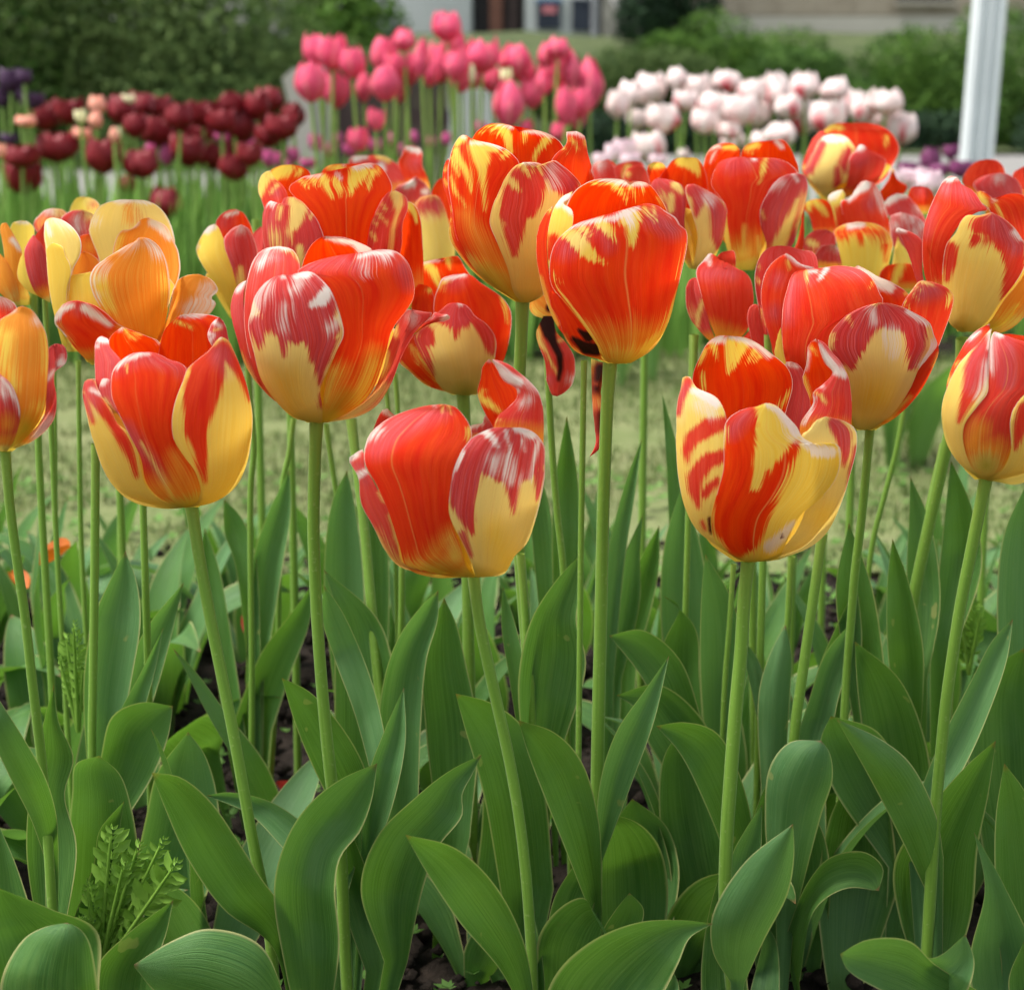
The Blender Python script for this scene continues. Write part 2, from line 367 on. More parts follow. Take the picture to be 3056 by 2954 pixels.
M['bush_black'] = scatter_mat('bush_black', [(.008, .020, .010), (.018, .042, .018), (.035, .07, .03)], .1)
def gx(px, Y): return float(D(px, 500, Y)[0])
def gz(py, Y): return float(D(980, py, Y)[2])
hedge = [(-120, 9.6, .8, 'bush_dark', 1.3), (60, 9.2, .85, 'bush_dark', 1.5), (230, 9.4, .9, 'bush_grey', 1.4), (390, 9.0, .8, 'bush_grey', 1.3), (505, 9.5, .55, 'bush_grey', .45)]
hl = ['cut off by the left edge', 'dark, second from the left edge', 'greyish, behind the middle of the dark red tulips', 'broad, left of the tree trunk', 'rightmost, beside the pale wall end']
for j, (px, Y, rx, mk, hh) in enumerate(hedge):
    bush('hedge_bush', (gx(px, Y), Y, .55 if hh > .6 else .30), (rx * 1.35, .9, hh), 24000, .019, M[mk], 'tall green hedge bush ' + hl[j], 'bush', 30 + j, 'hedge bushes behind the dark red tulips', 16)
for j, (px, Y, rx, rz, mk, lb) in enumerate([
        (1420, 11.2, .62, .40, 'bush_mid', 'bright yellow-green bush in front of the beige building'),
        (1330, 11.0, .45, .30, 'bush_mid', 'low bright green bush left of the yellow-green one'),
        (1200, 10.6, .55, .26, 'bush_grey', 'low olive bush on the bank behind the pink tulips'),
        (1700, 11.0, .65, .34, 'bush_dark', 'dark green ivy mound on the bank left of the white post'),
        (1820, 10.8, .55, .42, 'bush_mid', 'green bush directly behind the white post'),
        (1960, 10.6, .60, .50, 'bush_dark', 'green bush cut off by the right edge'),
        (1540, 10.4, .45, .20, 'bush_dark', 'low green bush above the white tulips'),
        (1110, 10.9, .35, .22, 'bush_grey', 'small olive bush above the right end of the pink tulips')]):
    bush('bank_bush', (gx(px, Y), Y, .34), (rx, .45, rz * 1.2), 10000, .016, M[mk], lb, 'bush', 60 + j, 'bushes on the bank')
bush('conifer', (gx(1262, 13.2), 13.2, .95), (.42, .4, .75), 6000, .03, M['bush_black'], 'dark evergreen shrub between the shutters and the beige wall', 'evergreen', 77, None, 8, .6)
bush('hedge_bush', (gx(620, 12), 12, .75), (.7, .5, .55), 5000, .03, M['bush_mid'], 'lighter green bush right of the tree trunk, left of the grey ramp', 'bush', 91)
# dark clipped low hedge at the foot of the bank
hb = []; 
def lowhedge(x0, x1, Y, z, seed, label):
    rs = np.random.RandomState(seed); root = empty('low_hedge', ((x0 + x1) / 2, Y, 0), label, 'hedge')
    n = int(3600 * (x1 - x0)); P = np.stack([rs.uniform(x0, x1, n), rs.uniform(Y - .16, Y + .16, n), rs.uniform(0.01, z, n) * (1 + .12 * np.sin(rs.uniform(0, 6, n)))], -1)
    nn = rs.normal(0, 1, (n, 3)) + [0, -.5, .5]; nn /= np.linalg.norm(nn, axis=1)[:, None]; a = np.cross(nn, rs.normal(0, 1, (n, 3))); a /= np.linalg.norm(a, axis=1)[:, None]; b = np.cross(nn, a); s = (.022 * rs.uniform(.6, 1.4, n))[:, None]
    V = np.stack([P - a * s, P + b * s * .5, P + a * s, P - b * s * .5], 1).reshape(-1, 3); i = np.arange(n) * 4
    mesh_obj('foliage', V, np.stack([i, i + 1, i + 2, i + 3], -1), M['bush_black'], root, smooth=False)
    st = []; ft = []; off = 0
    for xx in np.linspace(x0 + .1, x1 - .1, 7):
        v, f, _ = tube(np.array([[xx, Y, -.02], [xx + .02, Y, z * .5], [xx, Y + .02, z * .9]]), np.array([.012, .01, .005]), 5); st.append(v); ft.append(f + off); off += len(v)
    mesh_obj('stem', np.vstack(st), np.vstack(ft), M['bark'], root)
lowhedge(gx(1120, 9.9), gx(1850, 9.9), 9.9, .20, 5, 'long low dark hedge along the foot of the bank, left of the post')
lowhedge(gx(1935, 9.9), gx(2200, 9.9), 9.9, .20, 6, 'low dark hedge right of the white post')

# ---- boxes
def box(name, x0, x1, y0, y1, z0, z1, mat, parent=None, bev=0.0):
    V = np.array([[x, y, z] for x in (x0, x1) for y in (y0, y1) for z in (z0, z1)], float)
    F = [[0, 1, 3, 2], [4, 6, 7, 5], [0, 4, 5, 1], [2, 3, 7, 6], [0, 2, 6, 4], [1, 5, 7, 3]]
    o = mesh_obj(name, V, F, mat, parent, smooth=False)
    if bev:
        m = o.modifiers.new('bevel', 'BEVEL'); m.width = bev; m.segments = 2
    return o
M['beige'] = simple('beige_stone', (.24, .205, .15), (.34, .30, .23), 3.5, .9, 7)
M['plinth'] = simple('pale_render', (.36, .35, .29), (.44, .42, .36), 2.5, .9, 6)
M['white'] = simple('white_paint', (.42, .45, .43), (.52, .55, .53), 3, .5)
M['white2'] = simple('white_post_paint', (.58, .63, .63), (.68, .73, .73), 3, .4)
M['dark'] = simple('dark_opening', (.012, .011, .012), (.03, .026, .025), 3, .5)
M['shut'] = simple('dark_blue_shutter', (.016, .022, .035), (.03, .038, .055), 6, .5)
M['brown'] = simple('brown_wood', (.13, .055, .035), (.20, .09, .06), 9, .7)
M['darkwood'] = simple('dark_wood', (.030, .020, .018), (.06, .04, .035), 9, .8)
M['grey'] = simple('grey_render', (.17,.18,.19), (.25,.26,.27), 4, .85)
M['stone'] = simple('grey_stone', (.16,.155,.13), (.28,.27,.23), 7, .9, 7)
M['blue'] = simple('blue_paint', (.03, .11, .22), (.05, .15, .28), 4, .5)
M['pinkp'] = simple('faded_pink_paint', (.45, .12, .14), (.55, .20, .22), 8, .6)
M['glass'] = simple('dark_glass', (.02, .025, .03), (.04, .05, .055), 2, .1)
YB = 16.0; x_ = lambda p: gx(p, YB)
zt = 3.6
bd = empty('building', (x_(1600), YB, .55), 'long beige building with a pale plinth at the top right', 'building')
box('wall', x_(1335), x_(2150), YB, YB + 3, gz(31, YB), zt, M['beige'], bd)
box('plinth', x_(1335), x_(2150), YB - .03, YB + 3, .3, gz(31, YB) - .003, M['plinth'], bd)
f = box('window', x_(1690), x_(1795), YB - .02, YB + .1, gz(3, YB), gz(3, YB) + 1.0, M['dark'], bd)
box('frame', x_(1686), x_(1799), YB - .05, YB - .022, gz(3, YB) - .03, gz(3, YB), M['beige'], f)
box('sill', x_(1686), x_(1799), YB - .08, YB - .052, gz(6, YB) - .02, gz(6, YB), M['plinth'], f)
for kx in range(1335, 2150, 70):
    box('quoin', x_(kx) + .01, x_(kx + 66), YB - .012, YB - .002, gz(28, YB), gz(6, YB), M['beige'], bd)
box('roof', x_(1325), x_(2160), YB - .3, YB + 3.3, zt, zt + .15, M['stone'], bd)
hu = empty('house', (x_(950), YB - .5, .55), 'white boarded house with a dark doorway and two dark shutters', 'house')
YH = YB - .5; xh = lambda p: gx(p, YH)
box('wall', xh(755), xh(1150), YH + .3, YH + 3, .3, zt, M['plinth'], hu)
for k_ in range(9):
    p0 = 766 + k_ * 15.2; box('board', xh(p0), xh(p0 + 13.6), YH, YH + .05, .55, zt, M['white'], hu)
box('backing', xh(760), xh(906), YH + .05, YH + .298, .5, zt, M['white'], hu)
box('doorway', xh(908), xh(1002), YH + .2, YH + .295, .5, 2.9, M['dark'], hu)
box('door_post', xh(938), xh(962), YH + .1, YH + .19, .5, 2.9, M['brown'], hu)
box('door_post', xh(972), xh(992), YH + .12, YH + .19, .5, 2.9, M['darkwood'], hu)
box('lintel', xh(905), xh(1004), YH + .05, YH + .29, 2.9, 3.1, M['brown'], hu)
fr = box('shutter_surround', xh(1004), xh(1142), YH + .02, YH + .29, .5, zt, M['white'], hu)
for a_, b_, zb in ((1026, 1070, 56), (1091, 1126, 60)):
    s_ = box('shutter', xh(a_), xh(b_), YH - .03, YH + .018, gz(zb, YH), gz(6, YH) + .0, M['shut'], fr)
box('shutter_head', xh(1024), xh(1072), YH - .04, YH + .018, gz(6, YH) + .002, gz(-1, YH), M['blue'], hu)
box('shutter_head', xh(1090), xh(1128), YH - .04, YH + .018, gz(6, YH) + .002, gz(-1, YH), M['shut'], hu)
box('shutter_badge', xh(1036), xh(1062), YH - .036, YH - .031, gz(26, YH), gz(12, YH), M['pinkp'], hu)
v, fc, uv = tube(np.array([[xh(1134), YH - .05, .45], [xh(1134), YH - .05, 2], [xh(1134), YH - .05, zt]]), .035, 10)
mesh_obj('downpipe', v, fc, M['grey'], hu, uv)
box('roof', xh(750), xh(1160), YH - .3, YH + 3.2, zt, zt + .15, M['stone'], hu)
# stone buttress wall sloping down
V = []; zz = gz(72, YH)
pts = [(1152, 72), (1216, 72), (1186, 30), (1160, -10), (1152, -60)]
for yy in (YH - .1, YH + .5):
    for a_, b_ in pts: V.append(D(a_, b_, YH) * [1, 0, 1] + [0, yy, 0])
n_ = len(pts); F = [list(range(n_))[::-1], list(range(n_, 2 * n_))] + [[i, (i + 1) % n_, (i + 1) % n_ + n_, i + n_] for i in range(n_)]
tag(mesh_obj('stone_wall', V, F, M['stone'], smooth=False), 'pale stone wall end sloping down beside the house', 'wall')
# grey ramp and porch at left of house
rp = empty('garage', (xh(700), YH, .5), 'low grey shed with a dark opening left of the boarded house', 'shed')
pts = [(636, 66), (760, 66), (760, 38), (690, 38), (660, 48)]; V = []
for yy in (YH - .6, YH + .3):
    for a_, b_ in pts: V.append(D(a_, b_, YH) * [1, 0, 1] + [0, yy, 0])
n_ = 5; F = [list(range(n_))[::-1], list(range(n_, 2 * n_))] + [[i, (i + 1) % n_, (i + 1) % n_ + n_, i + n_] for i in range(n_)]
mesh_obj('ramp', V, F, M['grey'], rp, smooth=False)
box('opening', xh(684), xh(750), YH + .31, YH + .4, .5, gz(4, YH), M['dark'], rp)
box('wall', xh(670), xh(762), YH + .41, YH + 2, .5, 2.6, M['plinth'], rp)
box('lintel', xh(672), xh(760), YH + .25, YH + .405, gz(4, YH) + .002, gz(-14, YH), M['white'], rp)
box('post', xh(748), xh(756), YH - .62, YH - .56, .5, 2.4, M['grey'], rp)
box('roof', xh(664), xh(765), YH - .7, YH + 2.1, 2.6, 2.7, M['stone'], rp)
# tree trunk left
tr = empty('tree', (gx(547, 10.4), 10.4, 0), 'slim grey tree trunk rising beside the hedge at the top left', 'tree')
v, fc, uv = tube(np.array([[gx(557, 10.4), 10.4, -.1], [gx(550, 10.4), 10.4, .5], [gx(543, 10.4), 10.4, 1.0], [gx(545, 10.4), 10.4, 3.2]]), np.array([.07, .055, .05, .03]), 12)
M['trunk'] = simple('grey_bark', (.22, .22, .22), (.34, .33, .32), 12, .9)
mesh_obj('trunk', v, fc, M['trunk'], tr, uv)
rs = np.random.RandomState(3); n = 5000
P = np.array([gx(548, 10.4), 10.4, 3.5]) + rs.normal(0, .45, (n, 3)); nn = rs.normal(0, 1, (n, 3)); a = np.cross(nn, rs.normal(0, 1, (n, 3))); a /= np.linalg.norm(a, axis=1)[:, None]; b = np.cross(nn, a); b /= np.linalg.norm(b, axis=1)[:, None]
V = np.stack([P - a * .03, P + b * .018, P + a * .03, P - b * .018], 1).reshape(-1, 3); i = np.arange(n) * 4
mesh_obj('crown', V, np.stack([i, i + 1, i + 2, i + 3], -1), M['bush_mid'], tr, smooth=False)
# pale wall end between dark red and pink tulips, and dark panel behind pink stems
YW = 5.6
V = []; pts = [(548, 330), (606, 330), (600, 160), (585, 128), (560, 132), (540, 150), (556, 215)]
for yy in (YW, YW + .5):
    for a_, b_ in pts: V.append(D(a_, b_, YW) * [1, 0, 1] + [0, yy - 0, 0])
n_ = len(pts); F = [list(range(n_))[::-1], list(range(n_, 2 * n_))] + [[i, (i + 1) % n_, (i + 1) % n_ + n_, i + n_] for i in range(n_)]
tag(mesh_obj('wall_end', V, F, M['plinth'], smooth=False), 'pale rendered wall end between the dark red and the pink tulips', 'wall')
YF = 6.4
fe = empty('fence', (gx(740, YF), YF, 0), 'low dark wooden fence behind the stems of the pink tulips', 'fence')
for k_ in range(13):
    p0 = 606 + k_ * 19.4; box('board', gx(p0, YF), gx(p0 + 17.6, YF), YF, YF + .03, .0, gz(150 + (k_ % 3), YF), M['darkwood'], fe)
box('rail', gx(604, YF), gx(862, YF), YF + .031, YF + .07, .28, .34, M['darkwood'], fe)
pn = empty('slatted_panel', (gx(905, 5.2), 5.2, 0), 'white slatted panel seen between the stems of the pink tulips', 'panel')
for k_ in range(5):
    p0 = 862 + k_ * 18; box('slat', gx(p0, 5.2), gx(p0 + 15, 5.2), 5.2, 5.23, 0, gz(172, 5.2), M['white'], pn)
box('rail', gx(862, 5.2), gx(950, 5.2), 5.231, 5.26, .2, .24, M['white'], pn)
st = empty('steps', (gx(1540, 11.6), 11.6, .2), 'weathered grey-brown steps set in the bank above the white tulips', 'steps')
M['steps'] = simple('weathered_steps', (.10, .085, .08), (.17, .15, .14), 9, .9)
for k_ in range(4):
    Yk = 10.9 + k_ * .35; zk = float(bankz(0.0, Yk)) + .02
    box('step', gx(1500, Yk), gx(1575, Yk), Yk, Yk + .34, zk - .2, zk + .06, M['steps'], st)
# white post at right
YP = 4.6; po = empty('post', (gx(1885, YP), YP, 0), 'tall white grooved post at the right edge', 'post')
v0 = D(1872, 330, YP); v1 = D(1900, 0, YP); 
dx = (v1[0] - v0[0]) / (v1[2] - v0[2])
def postpiece(name, xo0, xo1, y0, y1, mat):
    zb, ztop = 0.0, 3.0; xb = v0[0] + dx * (zb - v0[2]); xt = v0[0] + dx * (ztop - v0[2]); V = []
    for (z, xc) in ((zb, xb), (ztop, xt)):
        for (a_, b_) in ((xo0, y0), (xo1, y0), (xo1, y1), (xo0, y1)): V.append([xc + a_, YP + b_, z])
    return mesh_obj(name, V, [[0, 1, 2, 3][::-1], [4, 5, 6, 7], [0, 1, 5, 4], [1, 2, 6, 5], [2, 3, 7, 6], [3, 0, 4, 7]], mat, po, smooth=False)
hw = float(D(1904, 100, YP)[0] - D(1878, 100, YP)[0])
postpiece('shaft', -hw, hw, 0, hw * 2, M['white2'])
for a_, b_ in ((-1, -.62), (-.2, .12), (.62, 1)): postpiece('rib', a_ * hw, b_ * hw, -.008, -.0005, M['white2'])
# ------------------------------------------------------------ petals traced one by one, each set on its cup at its own depth
SEED = [100]
def seg_field(X, Y, pts, feather):
    best = np.full(X.shape, 1e9)
    if len(pts) == 1: return .5 - (np.hypot(X - pts[0][0], Y - pts[0][1]) - pts[0][2]) / feather
    for (x0, y0, r0), (x1, y1, r1) in zip(pts[:-1], pts[1:]):
        dx, dy = x1 - x0, y1 - y0; t = np.clip(((X - x0) * dx + (Y - y0) * dy) / (dx * dx + dy * dy + 1e-9), 0, 1)
        best = np.minimum(best, np.hypot(X - x0 - t * dx, Y - y0 - t * dy) - (r0 + (r1 - r0) * t))
    return .5 - best / feather
def petal(root, O, Yd, prof, side, lay, base, mag, Ls, Rs, strokes='', nu=26, nv=40, bulge=None, vein=.35, u0=0.0, rough=1.0, lean=0.0, name='petal', k=3.0015, grn=.8, ew=.035):
    SEED[0] += 1; sd = SEED[0]
    if '|' in Ls: strokes = Rs; Ls, Rs = Ls.split('|')
    L = spline(pp(Ls), nv); Rr = spline(pp(Rs), nv)
    u = np.linspace(-1, 1, nu)[None, :]; v = np.linspace(0, 1, nv)[:, None]
    # uneven outline
    rs = np.random.RandomState(sd)
    jit = wave(0, v, 0, 34, sd, 6)[:, 0] + .6 * wave(0, v, 0, 90, sd + 1, 4)[:, 0]; env = np.clip((v[:, 0] - .45) / .3, 0, 1) * np.clip((1 - v[:, 0]) / .02, 0, 1)
    w_ = Rr - L; wl = np.linalg.norm(w_, axis=1)[:, None] + 1e-6
    L = L - w_ / wl * (jit * env * 6.5 * rough)[:, None]; jit2 = wave(0, v, 0, 38, sd + 2, 6)[:, 0]
    Rr = Rr + w_ / wl * (jit2 * env * 6.5 * rough)[:, None]
    a = (u + 1) / 2
    a = a - .0
    X = L[:, 0:1] * (1 - a) + Rr[:, 0:1] * a; Yp = L[:, 1:2] * (1 - a) + Rr[:, 1:2] * a
    pr = prof[np.argsort(prof[:, 0])]
    xl = np.interp(Yp, pr[:, 0], pr[:, 1]); xr = np.interp(Yp, pr[:, 0], pr[:, 2]); Rad = (xr - xl) / 2; dx = X - (xl + xr) / 2
    cup = np.sqrt(np.maximum(Rad ** 2 - dx ** 2, 0) + 25.0) * .92
    b = (14.0 if bulge is None else bulge)
    own = b * (1 - u ** 2) * np.clip(v * 4, 0, 1)
    # fine relief: ribs along the petal, softly rolled rim, ruffles near the top
    rib = 2.6 * wave(u, v, 13, 2.0, sd + 3) + 1.2 * wave(u, v, 36, 3.0, sd + 4) + 5.0 * wave(u, v, 3.2, 4.5, sd + 6)
    ed = np.minimum(1 - np.abs(u), (1 - v) * 2.2); topm = np.clip((v - .4) / .3, 0, 1)
    ruf = 11.0 * rough * wave(u, v, 14, 26, sd + 5) * np.clip(1 - ed / .22, 0, 1) * topm
    roll = np.clip(1 - ed / .16, 0, 1) ** 2 * 9.0 * topm
    env2 = np.clip(v * 5, 0, 1)
    s = {'f': -1.0, 'b': 1.0, 'n': 0.0}[side]
    so = {'f': -1.0, 'b': 1.0, 'n': -1.0}[side]
    dep = s * cup + so * own * (0.85 if s else 2.2) + (rib + ruf) * env2 + (roll if side != 'b' else roll * .5) - lay + lean * v * Rad.max()
    Pm = Yd / FS / k
    Sx = X / k + O[0]; Sy = Yp / k + O[1]
    P = at(Sx, Sy, Yd + dep * Pm)
    yel = np.full(X.shape, 2.0 if base == 'y' else -1.0); org = np.full(X.shape, 2.0 if base == 'o' else -1.0)
    mg = np.full(X.shape, float(mag)); wht = np.full(X.shape, -1.0); drk = np.full(X.shape, -1.0)
    vv = v + 0 * u
    if base in 'ro':
        org = np.maximum(org, 1.35 - vv / .26); yel = np.maximum(yel, 1.1 - vv / .13 * 1.0)
    gr = np.clip(1 - vv / .13, 0, 1) * grn
    wht = np.maximum(wht, np.where(vv > .4, .66 - (1 - np.abs(u)) / ew, -1)); wht = np.maximum(wht, .78 - (1 - vv) / .03)
    for st in strokes.split(';'):
        st = st.strip()
        if not st: continue
        c, rest = st[0], st[1:].strip(); pts = pp(rest)
        fe = {'y': 84, 'r': 84, 'Y': 260, 'R': 220, 'w': 70, 'W': 200, 'm': 200, 'n': 500, 'o': 220, 'O': 300, 'g': 200, 'k': 40, 'x': 200}[c]
        if c == 'r' and base == 'y': pts = pts + [0, 0, 12]
        f = seg_field(X, Yp, pts, fe)
        if c in 'yY': yel = np.maximum(yel, np.clip(f, -1, 2)); wht = wht
        elif c in 'rR': yel = np.minimum(yel, 1 - np.clip(f, -1, 2)); 
        elif c in 'wW': wht = np.maximum(wht, np.clip(f, -1, 1.5 if c == 'w' else .50))
        elif c == 'm': mg = np.maximum(mg, np.clip(f, 0, 1))
        elif c == 'n': mg = np.minimum(mg, 1 - np.clip(f, 0, 1))
        elif c in 'oO': org = np.maximum(org, np.clip(f, -1, 1.5))
        elif c == 'x': org = np.minimum(org, 1 - np.clip(f, -1, 2))
        elif c == 'g': gr = np.maximum(gr, np.clip(f, 0, 1))
        elif c == 'k': drk = np.maximum(drk, np.clip(f, -1, 1.5))
    vs = vein * np.clip(1.15 - vv, 0, 1)
    pc = np.stack([yel, mg, wht, org], -1).reshape(-1, 4); pd = np.stack([gr, drk, vs, 0 * yel + (sd * 3.7) % 50], -1).reshape(-1, 4)
    uv = np.stack([u + 0 * v - u0, vv], -1).reshape(-1, 2)
    o = mesh_obj(name, P.reshape(-1, 3), grid_faces(nu, nv), M['petal'], root, uv, {'pc': pc, 'pd': pd})
    return o
def stem_tr(root, pts, Yd, w, Yb=None, extend=True, rad=None):
    """traced stem: D pixels; runs down to the ground under its last point"""
    p = pp(pts); Yb = Yd if Yb is None else Yb
    t = np.linspace(0, 1, len(p)); P = np.array([D(x, y, Yd + (Yb - Yd) * a) for (x, y), a in zip(p, t)])
    if extend and P[-1][2] > 0:
        d = P[-1] - P[-2]; d = d / max(-d[2], .02); h = P[-1][2] + .02
        P = np.vstack([P, P[-1] + np.array([d[0] * .25, 0, -1]) * h * .5, P[-1] + np.array([d[0] * .3, 0, -1]) * h])
    P = spline(P, 46); r = w * .93 / 2 * 1.5592 / FS * Yd
    rr = np.linspace(r * .97, r * 1.08, 46) * (1 + .03 * np.sin(np.linspace(0, 9, 46) + w)); rr[:3] *= [1.12, 1.05, 1.0]
    v, f, uv = tube(P, rr, 12)
    mesh_obj('stem', v, f, M['stem'], root, uv); return P
def plant(label, xb, Yd, cat='tulip', name='tulip', group='flame-coloured tulips in the front bed'):
    return empty(name, (float(D(xb, 1400, Yd)[0]), Yd, 0), label, cat, group)
def flower(label, O, Yd, prof, petals, xb, stem=None, w=22, Yb=None, group='flame-coloured tulips in the front bed', nu=26, nv=40, step=13, inner=None, name_hero=True, innercol='y'):
    r = plant(label, xb, Yd, group=group); prof = pp(prof)
    if len(prof) > 2:
        prof = spline(prof, 70)
        for _ in range(6): prof[1:-1] = (prof[:-2] + prof[1:-1] * 2 + prof[2:]) / 4
    if inner is None: inner = len(prof) > 2 and nu >= 26 and name_hero
    if inner:
        yb, yt = prof[:, 0].max() - 6, prof[:, 0].min(); ym = yb + (yt - yb) * .50; pq = prof[np.argsort(prof[:, 0])]
        ys_ = np.linspace(yb, ym, 7); xl_ = np.interp(ys_, pq[:, 0], pq[:, 1]); xr_ = np.interp(ys_, pq[:, 0], pq[:, 2]); cx_ = (xl_ + xr_) / 2
        for sgn in (-1, 1):
            e1 = ' '.join('%.0f,%.0f' % (a + (c - a) * .10, y) for a, c, y in zip(xl_ if sgn < 0 else xr_, cx_, ys_)); e2 = ' '.join('%.0f,%.0f' % (c - sgn * .25 * (b - a) / 2, y) for a, b, c, y in zip(xl_, xr_, cx_, ys_)); tp = ' %.0f,%.0f' % (cx_[-1] + sgn * (xr_[-1] - xl_[-1]) * .18, ym - (yb - yt) * .06)
            LR = (e1 + tp, e2 + tp) if sgn < 0 else (e2 + tp, e1 + tp)
            petal(r, O, Yd, prof, 'f', -85 + 6 * sgn, innercol, .1, LR[0], LR[1], '', nu=14, nv=20)
    for i, p in enumerate(petals):
        opts = p[6] if len(p) > 6 else {}
        opts = dict(dict(nu=nu, nv=nv), **opts)
        sd, ly = p[0], p[1]
        petal(r, O, Yd, prof, sd, ly + (step * i if sd != 'b' else -step * (8 - i) * .4), p[2], p[3], *p[4].split('|')[:2], strokes=p[5], **opts)
    if stem: stem_tr(r, stem, Yd, w, Yb)
    return r
HERO = {}
big = dict(nu=32, nv=54)
HERO['F2'] = flower('red tulip with yellow right petal and ragged white rims, front row left', (190, 900), .88,
 '1850,900,1200 1780,640,1400 1700,500,1480 1500,360,1610 1200,240,1690 900,185,1695 700,200,1650 400,280,1520 200,400,1450', [
 ('b', 0, 'r', 0, '1050,1840 600,1400 430,800 400,450 410,330 465,270 520,228|1050,1840 950,1400 920,800 865,372 740,310 640,270 520,228', 'y 545,245,10 600,330,3;y 640,285,6 585,340,2;y 690,295,5 640,340,2;w 520,235,14 500,260,5;w 850,360,14', {}),
 ('b', 0, 'r', 0, '1050,1840 900,1300 830,700 855,420 900,260 1000,150 1060,118|1100,1840 1350,1300 1480,700 1470,330 1440,190 1370,135 1200,108 1060,118', 'y 985,170,8 1080,205,8 1150,245,3;w 1050,120,14 1180,125,18 1260,118,8', {}),
 ('f', -60, 'r', .9, '300,1000 284,700 278,500 285,370 320,315 345,310|520,1000 500,700 510,530 465,470 412,410 400,340 345,310', 'w 320,340,26 400,350,24;w 300,400,10', {}),
 ('n', -30, 'r', .8, '1440,560 1340,420 1290,310 1300,250 1340,180 1395,138|1560,560 1480,340 1462,260 1430,180 1395,138', 'w 1350,185,20 1400,220,14;w 1300,290,18 1345,300,12 1310,350,20;y 1400,240,10 1350,260,8', {}),
 ('f', 0, 'y', .25, '1060,1850 900,1855 600,1785 400,1590 280,1300 215,1050 170,800 200,705 280,690|1070,1846 880,1780 740,1660 690,1500 660,1330 580,1170 480,1090 420,960 350,860 305,780 280,690', 'r 230,760,60 270,850,55 420,1050,40 560,1290,40 620,1440,18 650,1560,8;m 230,760,120 250,1000,60;w 250,790,18 320,830,10;r 180,850,25 260,1080,12', big),
 ('f', -10, 'r', .8, '620,1200 480,1000 380,900 330,830 325,750 350,692 392,690|640,1180 520,1000 450,880 430,760 425,705 392,690', 'w 350,725,28 380,700,20;y 370,880,10 440,980,6', {}),
 ('f', -8, 'r', .12, '1050,1845 860,1760 740,1620 690,1400 580,1180 480,980 430,850 425,700 440,620 500,540 620,465 700,455|1180,1835 1235,1760 1225,1620 1170,1480 1030,1290 990,1100 1030,900 1090,700 1100,595 1030,545 950,525 870,480 780,455 700,455', 'w 480,590,12 560,520,20 690,468,16 760,470,8;y 560,560,10 570,640,2;m 480,600,40 700,490,50 1000,560,50 1080,640,30;O 1050,1600,110 1000,1400,60;y 700,1260,6 880,1580,10 1000,1790,14;m 560,1150,50 900,1600,30', dict(big, u0=-.35)),
 ('f', 4, 'y', .2, '1075,1850 1190,1795 1225,1700 1180,1530 1080,1390 985,1230 968,1080 985,950 1020,830 1068,720 1110,600 1200,520 1300,440 1370,345 1410,315|1085,1850 1350,1795 1540,1660 1640,1450 1685,1200 1690,1000 1655,800 1590,600 1530,450 1475,350 1410,315', 'r 1370,480,80 1290,620,150 1240,800,155 1215,950,130 1185,1150,92 1225,1330,55 1240,1470,38 1270,1610,8;r 1430,420,60 1560,600,38 1620,720,28 1665,870,12;m 1420,480,110 1470,640,50;w 1400,325,14;y 1100,640,28 1060,740,14 1030,820,14 1000,930,20 985,1080,30', big),
 ], 365, '366,968 382,1070 402,1180 424,1290 446,1400 466,1510 484,1610 500,1690 514,1760', 26)
